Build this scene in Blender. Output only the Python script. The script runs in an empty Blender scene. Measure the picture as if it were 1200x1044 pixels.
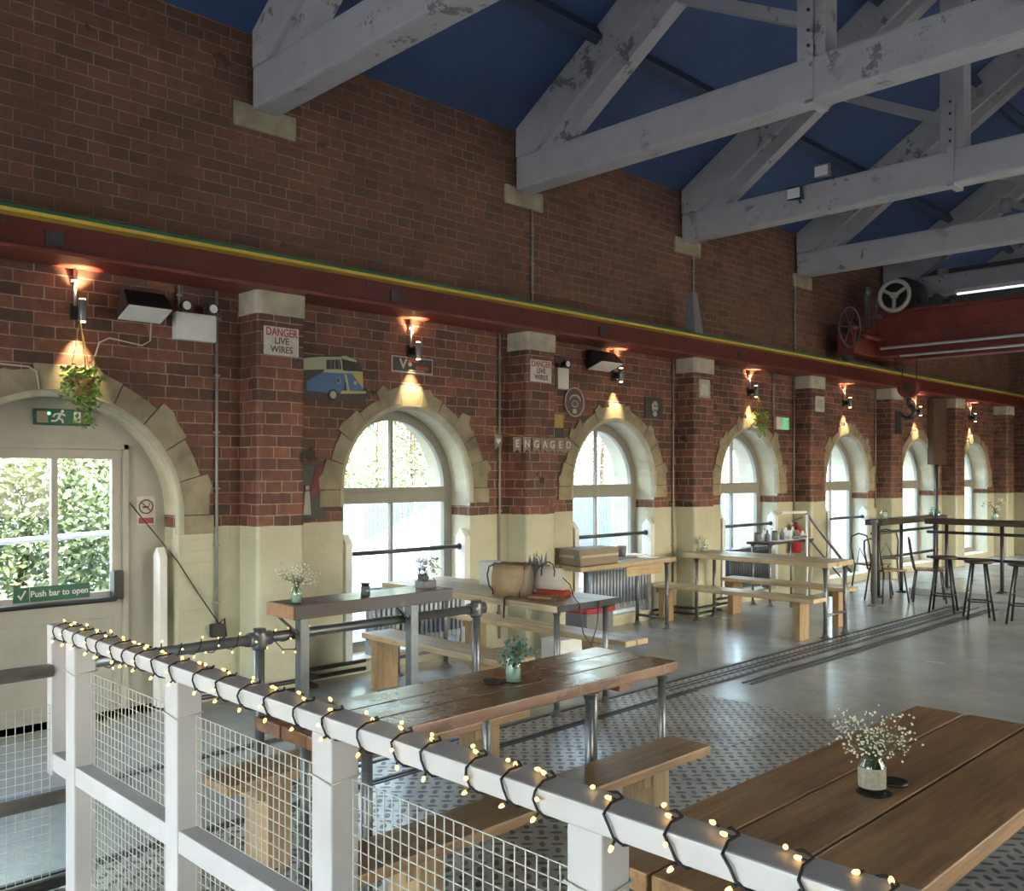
import bpy, bmesh, math, random
from mathutils import Vector, Matrix
PI = math.pi
random.seed(7)
C = bpy.context.scene.collection

# ------------------------------------------------------------------ materials
class NT:
    def __init__(s, name):
        s.m = bpy.data.materials.new(name); s.m.use_nodes = True
        s.t = s.m.node_tree; s.N = s.t.nodes; s.L = s.t.links
        s.b = s.N['Principled BSDF']
    def n(s, typ, **kw):
        o = s.N.new(typ)
        for k, v in kw.items():
            if k.startswith('i_'): o.inputs[k[2:].replace('_', ' ')].default_value = v
            else: setattr(o, k, v)
        return o
    def l(s, a, b): s.L.new(a, b)
    def math(s, op, a, b=None, c=None):
        o = s.n('ShaderNodeMath', operation=op)
        for i, v in enumerate((a, b, c)):
            if v is None: continue
            if isinstance(v, (int, float)): o.inputs[i].default_value = v
            else: s.l(v, o.inputs[i])
        return o.outputs[0]
    def mix(s, f, a, b, typ='MIX'):
        o = s.n('ShaderNodeMix', data_type='RGBA', blend_type=typ)
        for i, v in ((0, f), (6, a), (7, b)):
            if isinstance(v, (int, float)): o.inputs[i].default_value = v
            elif isinstance(v, tuple): o.inputs[i].default_value = (*v[:3], 1)
            else: s.l(v, o.inputs[i])
        return o.outputs[2]
    def noise(s, vec, scale, detail=3, rough=.55, out=0):
        o = s.n('ShaderNodeTexNoise'); o.inputs['Scale'].default_value = scale
        o.inputs['Detail'].default_value = detail; o.inputs['Roughness'].default_value = rough
        if vec is not None: s.l(vec, o.inputs['Vector'])
        return o.outputs[out]
    def ramp(s, f, stops):
        o = s.n('ShaderNodeValToRGB'); e = o.color_ramp.elements
        while len(e) < len(stops): e.new(.5)
        for i, (p, c) in enumerate(stops):
            e[i].position = p
            e[i].color = (*c, 1) if isinstance(c, tuple) else (c, c, c, 1)
        s.l(f, o.inputs[0]); return o.outputs[0]
    def geo(s): return s.n('ShaderNodeNewGeometry')
    def xyz(s, v):
        o = s.n('ShaderNodeSeparateXYZ'); s.l(v, o.inputs[0]); return o.outputs
    def comb(s, x, y, z):
        o = s.n('ShaderNodeCombineXYZ')
        for i, v in enumerate((x, y, z)):
            if isinstance(v, (int, float)): o.inputs[i].default_value = v
            else: s.l(v, o.inputs[i])
        return o.outputs[0]
    def bump(s, h, strength=.3, dist=.01):
        o = s.n('ShaderNodeBump'); o.inputs['Strength'].default_value = strength
        o.inputs['Distance'].default_value = dist; s.l(h, o.inputs['Height'])
        s.l(o.outputs[0], s.b.inputs['Normal'])
    def base(s, c):
        if isinstance(c, tuple): s.b.inputs['Base Color'].default_value = (*c, 1)
        else: s.l(c, s.b.inputs['Base Color'])
    def rough(s, r):
        if isinstance(r, (int, float)): s.b.inputs['Roughness'].default_value = r
        else: s.l(r, s.b.inputs['Roughness'])

def plain(name, col, rough=.6, metal=0., var=.12, scale=9., bump=.0, spec=None):
    t = NT(name); g = t.geo()
    n = t.noise(g.outputs['Position'], scale, 4)
    f = t.ramp(n, [(.3, 1 - var), (.7, 1.)])
    t.base(t.mix(1., col, f, 'MULTIPLY')); t.rough(rough); t.b.inputs['Metallic'].default_value = metal
    if bump: t.bump(n, bump, .004)
    return t.m

def brick_mat():
    t = NT('brick_and_painted_dado'); g = t.geo(); P = g.outputs['Position']
    x, y, z = t.xyz(P)
    u = t.math('ADD', x, y)
    wob = t.math('MULTIPLY', t.math('SUBTRACT', t.noise(P, 7., 2), .5), .012)
    v = t.comb(u, t.math('ADD', z, wob), 0.)
    br = t.n('ShaderNodeTexBrick', offset=.5, squash=.55, squash_frequency=3, offset_frequency=2)
    t.l(v, br.inputs['Vector'])
    for k, q in (('Scale', 1.), ('Mortar Size', .0048), ('Mortar Smooth', .25), ('Bias', .0), ('Brick Width', .265), ('Row Height', .0905)):
        br.inputs[k].default_value = q
    br.inputs['Color1'].default_value = (.22, .080, .050, 1)
    br.inputs['Color2'].default_value = (.078, .036, .027, 1)
    br.inputs['Mortar'].default_value = (.36, .25, .185, 1)
    n1 = t.noise(P, 1.1, 5, .65)
    n2 = t.noise(P, 14., 4, .6)
    c = t.mix(1., br.outputs['Color'], t.ramp(n1, [(.3, .62), (.72, 1.22)]), 'MULTIPLY')
    c = t.mix(1., c, t.ramp(n2, [(.25, .68), (.75, 1.25)]), 'MULTIPLY')
    mort = t.math('MULTIPLY', br.outputs['Fac'], t.ramp(t.noise(P, 2.6, 4, .6), [(.36, .8), (.5, 0.)]))
    c = t.mix(mort, c, (.115, .055, .04))
    # odd burnt bricks / holes
    hole = t.ramp(t.noise(P, 3.3, 3, .5), [(.69, 0.), (.72, 1.)])
    c = t.mix(hole, c, (.022, .013, .011))
    # upper wall is browner
    up = t.ramp(t.math('MULTIPLY', z, .1), [(.345, 0.), (.36, 1.)])
    c = t.mix(t.math('MULTIPLY', up, .45), c, (.125, .066, .036))
    # cream paint dado
    edge = t.math('ADD', z, t.math('MULTIPLY', t.math('SUBTRACT', t.noise(P, 5., 3), .5), .02))
    dm = t.math('LESS_THAN', edge, 1.365)
    cn = t.noise(P, 2.2, 5, .6)
    cream = t.mix(t.ramp(cn, [(.35, 0.), (.75, 1.)]), (.50, .475, .345), (.40, .38, .27))
    cream = t.mix(t.ramp(t.noise(P, 26., 3), [(.62, 0.), (.78, .55)]), cream, (.30, .27, .20))
    cream = t.mix(t.math('MULTIPLY', t.math('SUBTRACT', 1., br.outputs['Fac']), .0), cream, cream)
    t.base(t.mix(dm, c, cream))
    t.rough(t.mix(dm, (.62, .62, .62), (.42, .42, .42)))
    h = t.math('ADD', t.math('MULTIPLY', br.outputs['Fac'], -1.), t.math('MULTIPLY', n2, .5))
    h = t.math('MULTIPLY', h, t.math('SUBTRACT', 1., t.math('MULTIPLY', dm, .75)))
    t.bump(h, .7, .006)
    return t.m

def wood(name, c1, c2, axis='y', rough=.45, scale=1., coat=0., knots=.4):
    t = NT(name); g = t.geo()
    tc = t.n('ShaderNodeTexCoord')
    x, y, z = t.xyz(tc.outputs['Object'])
    isl = g.outputs['Random Per Island']
    off = t.math('MULTIPLY', isl, 17.)
    s = 14. * scale
    if axis == 'y': v = t.comb(t.math('ADD', t.math('MULTIPLY', x, s), off), t.math('MULTIPLY', y, .9 * scale), t.math('MULTIPLY', z, s))
    elif axis == 'x': v = t.comb(t.math('MULTIPLY', x, .9 * scale), t.math('ADD', t.math('MULTIPLY', y, s), off), t.math('MULTIPLY', z, s))
    else: v = t.comb(t.math('ADD', t.math('MULTIPLY', x, s), off), t.math('MULTIPLY', y, s), t.math('MULTIPLY', z, .9 * scale))
    n = t.noise(v, 1.6, 5, .6)
    c = t.mix(t.ramp(n, [(.3, 0.), (.72, 1.)]), c2, c1)
    c = t.mix(1., c, t.ramp(t.noise(v, 6., 3, .6), [(.3, .78), (.7, 1.08)]), 'MULTIPLY')
    c = t.mix(1., c, t.ramp(isl, [(0., .82), (1., 1.14)]), 'MULTIPLY')
    big = t.noise(tc.outputs['Object'], 3.1, 4, .6)
    c = t.mix(1., c, t.ramp(big, [(.3, .72), (.7, 1.12)]), 'MULTIPLY')
    kn = t.n('ShaderNodeTexVoronoi'); kn.inputs['Scale'].default_value = 2.7
    t.l(t.comb(x, t.math('MULTIPLY', y, .8), z), kn.inputs['Vector'])
    kf = t.ramp(t.math('ADD', kn.outputs['Distance'], t.math('MULTIPLY', n, .06)), [(.035, knots), (.055, 0.)])
    c = t.mix(kf, c, (.05, .022, .01))
    t.base(c); t.rough(t.ramp(big, [(.3, rough - .08), (.7, rough + .12)]))
    t.b.inputs['Coat Weight'].default_value = coat; t.b.inputs['Coat Roughness'].default_value = .18
    t.bump(n, .25, .003)
    return t.m

def paint_white(name, col, chip=.0, rough=.45):
    t = NT(name); g = t.geo(); P = g.outputs['Position']
    c = t.mix(t.ramp(t.noise(P, 4., 5, .6), [(.3, 0.), (.75, .6)]), col, tuple(q * .72 for q in col))
    if chip:
        f = t.ramp(t.noise(P, 3.2, 6, .72), [(.575, 0.), (.60, 1.)])
        f2 = t.ramp(t.noise(P, 1.1, 2), [(.48, 0.), (.56, 1.)])
        c = t.mix(t.math('MULTIPLY', t.math('MULTIPLY', f, f2), chip), c, (.13, .12, .11))
    t.base(c); t.rough(rough); t.bump(t.noise(P, 40., 3), .12, .003)
    return t.m

def concrete():
    t = NT('polished_concrete'); g = t.geo(); P = g.outputs['Position']
    a = t.noise(P, .8, 6, .62); b = t.noise(P, 5., 6, .7)
    c = t.mix(t.ramp(a, [(.3, 0.), (.7, 1.)]), (.30, .315, .305), (.45, .465, .45))
    c = t.mix(1., c, t.ramp(b, [(.25, .8), (.75, 1.12)]), 'MULTIPLY')
    t.base(c); t.rough(t.ramp(a, [(.3, .17), (.75, .30)])); t.b.inputs['Specular IOR Level'].default_value = .8
    t.bump(t.noise(P, 1.3, 2), .10, .01)
    return t.m

def chequer():
    t = NT('chequer_plate_steel'); g = t.geo(); P = g.outputs['Position']
    x, y, z = t.xyz(P)
    s = 1 / .072
    X = t.math('MULTIPLY', t.math('ADD', x, y), s * .7071); Y = t.math('MULTIPLY', t.math('SUBTRACT', y, x), s * .7071)
    par = t.math('MODULO', t.math('ADD', t.math('ADD', t.math('FLOOR', X), t.math('FLOOR', Y)), 400.), 2.)
    fx = t.math('SUBTRACT', t.math('FRACT', X), .5); fy = t.math('SUBTRACT', t.math('FRACT', Y), .5)
    ax = t.math('ADD', t.math('MULTIPLY', fx, par), t.math('MULTIPLY', fy, t.math('SUBTRACT', 1., par)))
    ay = t.math('ADD', t.math('MULTIPLY', fy, par), t.math('MULTIPLY', fx, t.math('SUBTRACT', 1., par)))
    d = t.math('ADD', t.math('POWER', t.math('DIVIDE', ax, .50), 2.), t.math('POWER', t.math('DIVIDE', ay, .235), 2.))
    h = t.ramp(d, [(.55, 1.), (1., 0.)])
    dirt = t.noise(P, 2.2, 5, .65)
    c = t.mix(h, (.52, .51, .48), (.15, .145, .135))
    c = t.mix(1., c, t.ramp(dirt, [(.3, .6), (.7, 1.15)]), 'MULTIPLY')
    t.base(c); t.b.inputs['Metallic'].default_value = .5
    t.rough(.36)
    t.bump(h, .9, .004)
    return t.m

def glass_pane():
    t = NT('thin_glass'); t.N.remove(t.b)
    tr = t.n('ShaderNodeBsdfTransparent'); tr.inputs[0].default_value = (.93, .97, .96, 1)
    gl = t.n('ShaderNodeBsdfGlossy'); gl.inputs['Roughness'].default_value = .03
    lw = t.n('ShaderNodeLayerWeight'); lw.inputs[0].default_value = .5
    fr = t.math('ADD', t.math('MULTIPLY', t.math('POWER', lw.outputs['Facing'], 5.), .6), .03)
    m = t.n('ShaderNodeMixShader'); t.l(fr, m.inputs[0]); t.l(tr.outputs[0], m.inputs[1]); t.l(gl.outputs[0], m.inputs[2])
    t.l(m.outputs[0], t.N['Material Output'].inputs[0]); return t.m

def jar_glass(col=(.9, .96, .94)):
    t = NT('jar_glass'); t.N.remove(t.b)
    tr = t.n('ShaderNodeBsdfTransparent'); tr.inputs[0].default_value = (*col, 1)
    gl = t.n('ShaderNodeBsdfGlossy'); gl.inputs['Roughness'].default_value = .05
    lw = t.n('ShaderNodeLayerWeight'); lw.inputs[0].default_value = .5
    fr = t.math('ADD', t.math('MULTIPLY', t.math('POWER', lw.outputs['Facing'], 3.), .7), .05)
    m = t.n('ShaderNodeMixShader'); t.l(fr, m.inputs[0]); t.l(tr.outputs[0], m.inputs[1]); t.l(gl.outputs[0], m.inputs[2])
    t.l(m.outputs[0], t.N['Material Output'].inputs[0]); return t.m

def emit(name, col, strength, base=None):
    t = NT(name); t.base(base or col); t.b.inputs['Emission Color'].default_value = (*col, 1)
    t.b.inputs['Emission Strength'].default_value = strength; return t.m

def leaf(name, c1, c2, trans=.3):
    t = NT(name); g = t.geo()
    t.base(t.mix(g.outputs['Random Per Island'], c1, c2)); t.rough(.5)
    t.b.inputs['Subsurface Weight'].default_value = 0
    return t.m

M = dict(
    brick=brick_mat(),
    concrete=concrete(), chequer=chequer(), glass=glass_pane(), jar=jar_glass(),
    stone=plain('weathered_sandstone', (.36, .31, .21), .8, var=.45, scale=5, bump=.5),
    stone_light=plain('pale_sandstone', (.50, .46, .35), .8, var=.35, scale=6, bump=.3),
    reveal=plain('cream_painted_reveal', (.58, .53, .38), .5, var=.25, scale=4, bump=.25),
    blue=plain('blue_painted_boards', (.038, .072, .185), .65, var=.3, scale=1.2),
    blue_dark=plain('dark_blue_purlin_paint', (.025, .04, .09), .6, var=.3, scale=3),
    truss=paint_white('chipped_white_timber_paint', (.40, .385, .40), .9, .55),
    rail=paint_white('grey_white_railing_paint', (.52, .485, .475), 0., .42),
    frame=paint_white('cream_window_paint', (.29, .275, .235), 0., .5),
    door=paint_white('cream_door_paint', (.43, .40, .34), 0., .45),
    red=plain('dark_red_beam_paint', (.115, .013, .011), .42, var=.35, scale=3),
    crane_red=plain('crane_red_paint', (.20, .034, .024), .45, var=.4, scale=4),
    yellow=plain('yellow_paint', (.62, .42, .05), .5), green=plain('green_paint', (.03, .17, .08), .5),
    pipe=plain('galvanised_pipe', (.21, .215, .22), .38, .65, .25, 12),
    pipe_dark=plain('dark_steel', (.075, .075, .08), .45, .6, .3, 12),
    conduit=plain('grey_conduit', (.34, .33, .31), .5, .3, .3),
    wire=plain('white_coated_wire', (.50, .48, .42), .5),
    black=plain('black_plastic', (.014, .014, .015), .45), rubber=plain('black_rubber', (.02, .02, .02), .7),
    white=plain('white_plastic', (.72, .71, .67), .45), cream=plain('cream_plastic', (.58, .56, .48), .5),
    grey=plain('grey_plastic', (.2, .2, .21), .5), board=plain('grey_partition_board', (.075, .08, .082), .7, var=.3, scale=1.5),
    radiator=plain('blue_grey_radiator', (.33, .36, .42), .4, .2, .15),
    radiator_dark=plain('charcoal_radiator', (.055, .065, .08), .45),
    sign_green=plain('green_sign', (.005, .10, .055), .4), sign_red=plain('red_lettering', (.36, .045, .04), .5),
    sign_dark=plain('dark_lettering', (.12, .06, .06), .5), sign_white=plain('aged_white_sign', (.62, .58, .53), .5, var=.25, scale=20),
    soft_red=plain('faded_red_print', (.20, .03, .035), .6, var=.4, scale=14), soft_black=plain('dark_print', (.03, .028, .03), .5),
    pale_print=plain('pale_print', (.42, .40, .36), .6), gold=plain('ochre_print', (.42, .30, .08), .6),
    van_blue=plain('van_blue', (.05, .14, .33), .45), van_cream=plain('van_cream', (.42, .44, .30), .45), van_yellow=plain('van_yellow', (.50, .40, .12), .45),
    oak_dark=wood('dark_varnished_pine', (.34, .16, .065), (.17, .072, .03), 'y', .27, coat=.2),
    oak_mid=wood('brown_oiled_pine', (.56, .31, .135), (.29, .145, .06), 'y', .42, coat=.15),
    pine_y=wood('pale_pine_along_hall', (.58, .44, .26), (.40, .27, .14), 'y', .45),
    pine_x=wood('pale_pine_across_hall', (.64, .50, .31), (.47, .33, .18), 'x', .42),
    pine_z=wood('pine_upright', (.42, .28, .15), (.29, .18, .09), 'z', .5),
    bench_y=wood('brown_bench_pine', (.42, .25, .12), (.27, .15, .065), 'y', .42, coat=.2),
    shelf=wood('mahogany_shelf', (.06, .026, .018), (.035, .016, .012), 'y', .35, coat=.3, knots=0.),
    cut=plain('sawn_end_grain', (.42, .19, .09), .6, var=.3, scale=30),
    dark_wood=wood('dark_bar_top', (.06, .04, .028), (.035, .024, .018), 'x', .4, knots=0.),
    bulb=emit('warm_led', (1., .60, .16), 3.2), lamp=emit('warm_lens', (1., .70, .34), 22.),
    tube=emit('dim_fluorescent_tube', (.9, .95, 1.), .9, (.8, .8, .8)), green_led=emit('green_led', (.15, 1., .35), 4.),
    exit_glow=emit('lit_exit_sign', (.06, .55, .2), .7), floodglass=plain('flood_glass', (.8, .8, .78), .2),
    leaf=leaf('pot_plant_leaf', (.10, .22, .03), (.30, .42, .08)), leaf2=leaf('hedge_leaf', (.17, .235, .10), (.30, .37, .20)),
    twig=plain('green_twig', (.10, .13, .05), .7), bark=plain('bark', (.10, .07, .05), .8),
    flower=plain('dry_white_flower', (.78, .74, .60), .7), eucalyptus=plain('blue_green_leaf', (.13, .26, .20), .6, var=.4, scale=40), white_flower=plain('white_petals', (.8, .82, .8), .6),
    hessian=plain('hessian_wrap', (.42, .38, .30), .8, var=.3, scale=90), water=plain('cloudy_green_water', (.42, .52, .44), .3),
    tan=plain('tan_leather', (.42, .27, .14), .5, var=.3, scale=14), brown_leather=plain('brown_leather', (.10, .055, .035), .45),
    taupe=plain('taupe_leather', (.20, .16, .13), .5), bag_white=plain('off_white_canvas', (.55, .51, .46), .7), bag_red=plain('red_leather', (.35, .05, .03), .5),
    card=plain('brown_card', (.27, .21, .15), .7), card_light=plain('kraft_tape', (.48, .42, .32), .6), floral=plain('floral_fabric', (.34, .30, .32), .8, var=.7, scale=60),
    paper=plain('white_paper', (.75, .74, .70), .6), steel_grey=plain('slate_metal', (.16, .155, .15), .5), cushion=plain('crimson_cushion', (.36, .04, .06), .8),
    ext_red=plain('extinguisher_red', (.45, .02, .03), .35), tent=plain('white_canvas', (.86, .87, .88), .8, var=.05), netting=plain('pale_blue_netting', (.085, .125, .15), .8, var=.3, scale=20),
    ground=plain('pale_paving', (.16, .16, .155), .8, var=.3, scale=2), white_rail=plain('white_rail_paint', (.75, .75, .75), .5),
)

# ------------------------------------------------------------------ geometry helpers
class B:
    def __init__(s): s.bm = bmesh.new()
    def box(s, x0, x1, y0, y1, z0, z1, mi=0):
        v = [s.bm.verts.new(p) for p in ((x0,y0,z0),(x1,y0,z0),(x1,y1,z0),(x0,y1,z0),(x0,y0,z1),(x1,y0,z1),(x1,y1,z1),(x0,y1,z1))]
        for q in ((3,2,1,0),(4,5,6,7),(0,1,5,4),(1,2,6,5),(2,3,7,6),(3,0,4,7)):
            f = s.bm.faces.new([v[i] for i in q]); f.material_index = mi
        return s
    def hexa(s, pts, mi=0):
        v = [s.bm.verts.new(p) for p in pts]
        for q in ((3,2,1,0),(4,5,6,7),(0,1,5,4),(1,2,6,5),(2,3,7,6),(3,0,4,7)):
            f = s.bm.faces.new([v[i] for i in q]); f.material_index = mi
        return s
    def bar(s, a, b, w, h, up=(0,0,1), mi=0):
        a, b = Vector(a), Vector(b); d = (b - a).normalized(); u = Vector(up)
        sd = d.cross(u).normalized(); u = sd.cross(d).normalized()
        p = []
        for c in (a, b):
            for i, j in ((-1,-1),(1,-1),(1,1),(-1,1)): p.append(c + sd * (i * w / 2) + u * (j * h / 2))
        return s.hexa(p, mi)
    def quad(s, pts, mi=0):
        f = s.bm.faces.new([s.bm.verts.new(p) for p in pts]); f.material_index = mi; return s
    def tube(s, pts, r, seg=8, cap=True, closed=False, mi=0):
        pts = [Vector(p) for p in pts]; n = len(pts); rings = []
        rr = r if isinstance(r, (list, tuple)) else [r] * n
        prev = None
        for i, p in enumerate(pts):
            if closed: d = (pts[(i+1) % n] - pts[i-1])
            else: d = pts[min(i+1, n-1)] - pts[max(i-1, 0)]
            if d.length < 1e-9: d = Vector((0,0,1))
            d.normalize()
            if prev is None:
                a = Vector((0,0,1)) if abs(d.z) < .9 else Vector((1,0,0))
            else: a = prev
            sd = (a - d * a.dot(d)).normalized(); prev = sd; up = d.cross(sd)
            rings.append([s.bm.verts.new(p + sd * math.cos(2*PI*k/seg) * rr[i] + up * math.sin(2*PI*k/seg) * rr[i]) for k in range(seg)])
        for i in range(n if closed else n-1):
            a, b = rings[i], rings[(i+1) % n]
            for k in range(seg):
                f = s.bm.faces.new((a[k], a[(k+1) % seg], b[(k+1) % seg], b[k])); f.smooth = True; f.material_index = mi
        if cap and not closed:
            for rg in (rings[0][::-1], rings[-1]):
                f = s.bm.faces.new(rg); f.material_index = mi
        return s
    def cyl(s, a, b, r, seg=12, mi=0): return s.tube([a, b], r, seg, mi=mi)
    def lathe(s, c, prof, seg=16, axis='z', mi=0, cap=True):
        c = Vector(c); rings = []
        for r, h in prof:
            rg = []
            for k in range(seg):
                a = 2*PI*k/seg; u, w = r*math.cos(a), r*math.sin(a)
                q = {'z': (u, w, h), 'x': (h, u, w), 'y': (w, h, u)}[axis]
                rg.append(s.bm.verts.new(c + Vector(q)))
            rings.append(rg)
        for a, b in zip(rings, rings[1:]):
            for k in range(seg):
                f = s.bm.faces.new((a[k], a[(k+1) % seg], b[(k+1) % seg], b[k])); f.smooth = True; f.material_index = mi
        if cap:
            for rg in (rings[0][::-1], rings[-1]):
                f = s.bm.faces.new(rg); f.material_index = mi
        return s
    def prism(s, poly, fn, t0, t1, mi=0):
        """poly of (a,b); fn(a,b,t)->xyz"""
        n = len(poly)
        v0 = [s.bm.verts.new(fn(a, b, t0)) for a, b in poly]; v1 = [s.bm.verts.new(fn(a, b, t1)) for a, b in poly]
        f = s.bm.faces.new(v0[::-1]); f.material_index = mi
        f = s.bm.faces.new(v1); f.material_index = mi
        for i in range(n):
            f = s.bm.faces.new((v0[i], v0[(i+1) % n], v1[(i+1) % n], v1[i])); f.material_index = mi
        return s
    def ball(s, c, r, sub=1, sc=(1,1,1), mi=0):
        q = bmesh.ops.create_icosphere(s.bm, subdivisions=sub, radius=r)['verts']
        for v in q: v.co = Vector((v.co.x*sc[0], v.co.y*sc[1], v.co.z*sc[2])) + Vector(c)
        for f in {f for v in q for f in v.link_faces}: f.smooth = True; f.material_index = mi
        return s

def origin_of(o):
    p = Vector()
    while o is not None: p += o.location; o = o.parent
    return p

SPLIT = {'bolt', 'end_plate', 'pictogram', 'iron_strap', 'stretcher', 'cord', 'spoke', 'rope', 'figures', 'dark_detail', 'red_print', 'window_pillar', 'tissue', 'baluster', 'trunk', 'cross_shaft', 'lens', 'headlamp_ring'}
def islands(bm):
    seen = set(); out = []
    for v in bm.verts:
        if v in seen: continue
        st = [v]; seen.add(v); g = []
        while st:
            a = st.pop(); g.append(a)
            for e in a.link_edges:
                o = e.other_vert(a)
                if o not in seen: seen.add(o); st.append(o)
        out.append(g)
    return out
def mk(name, b, mat, parent=None, bevel=0., org=None, fix=True, smooth=False):
    bm = b.bm
    if name in SPLIT and parent is not None:
        bm.verts.index_update(); isl = islands(bm)
        if len(isl) > 1:
            last = None
            for g in isl:
                gs = set(g); nb = B(); mp = {v: nb.bm.verts.new(v.co) for v in g}
                for f in {f for v in g for f in v.link_faces}:
                    nf = nb.bm.faces.new([mp[v] for v in f.verts]); nf.smooth = f.smooth; nf.material_index = f.material_index
                last = mk(name, nb, mat, parent, bevel, org, fix, smooth)
            bm.free(); return last
    if fix: bmesh.ops.recalc_face_normals(bm, faces=bm.faces)
    if bevel: 
        es = [e for e in bm.edges if len(e.link_faces) == 2 and e.calc_face_angle(0) > .6]
        bmesh.ops.bevel(bm, geom=es, offset=bevel, segments=2, profile=.6, affect='EDGES', clamp_overlap=True)
    me = bpy.data.meshes.new(name)
    if parent is not None: off = origin_of(parent)
    elif org is not None: off = Vector(org)
    else: off = Vector()
    bmesh.ops.translate(bm, verts=bm.verts, vec=-off)
    bm.to_mesh(me); bm.free()
    for m_ in (mat if isinstance(mat, (list, tuple)) else [mat]): me.materials.append(M[m_] if isinstance(m_, str) else m_)
    if smooth:
        for p in me.polygons: p.use_smooth = True
    o = bpy.data.objects.new(name, me); C.objects.link(o)
    if parent is not None: o.parent = parent
    elif org is not None: o.location = org
    return o

def tag(o, label=None, cat=None, group=None, kind=None):
    if label: o['label'] = label
    if cat: o['category'] = cat
    if group: o['group'] = group
    if kind: o['kind'] = kind
    return o
def thing(name, loc, label, cat, group=None):
    o = bpy.data.objects.new(name, None); C.objects.link(o); o.location = loc; o.empty_display_size = .1
    return tag(o, label, cat, group)
def struct(name, b, mat, **k):
    o = mk(name, b, mat, **k)
    if k.get('parent') is None: o['kind'] = 'structure'
    return o
def sempty(name, loc):
    o = bpy.data.objects.new(name, None); C.objects.link(o); o.location = loc; o['kind'] = 'structure'; return o
def dup(root, loc, label=None, group=None):
    r = root.copy(); C.objects.link(r); r.location = loc
    if label: r['label'] = label
    if group: r['group'] = group
    def rec(src, dst):
        for ch in list(src.children):
            c = ch.copy(); C.objects.link(c); c.parent = dst; rec(ch, c)
    rec(root, r)
    return r

def text_poly(s, size, bold=0.):
    cu = bpy.data.curves.new('t', 'FONT'); cu.body = s; cu.size = size; cu.align_x = 'CENTER'; cu.align_y = 'CENTER'; cu.extrude = .0015; cu.offset = bold
    o = bpy.data.objects.new('t', cu); C.objects.link(o)
    dg = bpy.context.evaluated_depsgraph_get(); me = bpy.data.meshes.new_from_object(o.evaluated_get(dg))
    bpy.data.objects.remove(o); bpy.data.curves.remove(cu)
    return me
def wall_text(name, s, size, pos, mat, parent, sx=1., bold=0.):
    """text lying on a wall facing +x, reading along +y"""
    me = text_poly(s, size, bold)
    off = origin_of(parent)
    for v in me.vertices:
        x, y, z = v.co; v.co = Vector((pos[0] + z, pos[1] + x * sx, pos[2] + y)) - off
    me.name = name; me.materials.clear(); me.materials.append(M[mat])
    o = bpy.data.objects.new(name, me); C.objects.link(o); o.parent = parent
    return o

YW0, YW1 = -6.5, 22.3      # hall ends
XR = 13.2                  # right wall
EAVE, SL = 5.35, .63       # eaves height and roof slope

# ------------------------------------------------------------------ left wall with arched openings
WIN = [5.40, 8.44, 11.42, 14.42, 17.28, 20.20]
OPEN = [(-3.9, .75, 1.64, .12), (-.9, .75, 1.64, .12), (2.28, .87, 1.46, 0.)] + [(c, .75, 1.64, .12) for c in WIN]
REV = -.62
def arch(c, R, zs, n=24): return [(c + R * math.cos(PI - PI * i / n), zs + R * math.sin(PI * i / n)) for i in range(n + 1)]
def arched_wall(x, nx):
    b = B()
    y = YW0
    top = EAVE + .12
    for c, R, zs, z0 in OPEN:
        b.quad([(x, y, 0), (x, c - R, 0), (x, c - R, top), (x, y, top)])
        A = arch(c, R, zs)
        for (ya, za), (yb, zb) in zip(A, A[1:]): b.quad([(x, ya, za), (x, yb, zb), (x, yb, top), (x, ya, top)])
        if z0 > 0: b.quad([(x, c - R, 0), (x, c + R, 0), (x, c + R, z0), (x, c - R, z0)])
        y = c + R
    b.quad([(x, y, 0), (x, YW1, 0), (x, YW1, top), (x, y, top)])
    return b
b = arched_wall(0., 1)
for f in b.bm.faces: f.material_index = 0
bx = arched_wall(REV, -1)
tmp = bpy.data.meshes.new('tmp'); bx.bm.to_mesh(tmp); b.bm.from_mesh(tmp); bx.bm.free(); bpy.data.meshes.remove(tmp)
for c, R, zs, z0 in OPEN:
    zq = min(zs, 1.46)
    A = [(c - R, z0), (c - R, zq)] + arch(c, R, zs) + [(c + R, zq), (c + R, z0)]
    for (ya, za), (yb, zb) in zip(A, A[1:]):
        if abs(ya - yb) + abs(za - zb) < 1e-4: continue
        lo = min(za, zb) < zq - .01
        b.quad([(0, ya, za), (-.28, ya, za), (-.28, yb, zb), (0, yb, zb)], 0 if lo else 1)
        b.quad([(-.28, ya, za), (REV, ya, za), (REV, yb, zb), (-.28, yb, zb)], 1)
    b.quad([(0, c - R, z0), (0, c + R, z0), (REV, c + R, z0), (REV, c - R, z0)], 1)
b.quad([(0, YW0, 5.47), (0, YW1, 5.47), (REV, YW1, 5.47), (REV, YW0, 5.47)])
bmesh.ops.remove_doubles(b.bm, verts=b.bm.verts, dist=.0005)
struct('wall_left', b, ['brick', 'reveal'])

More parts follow.
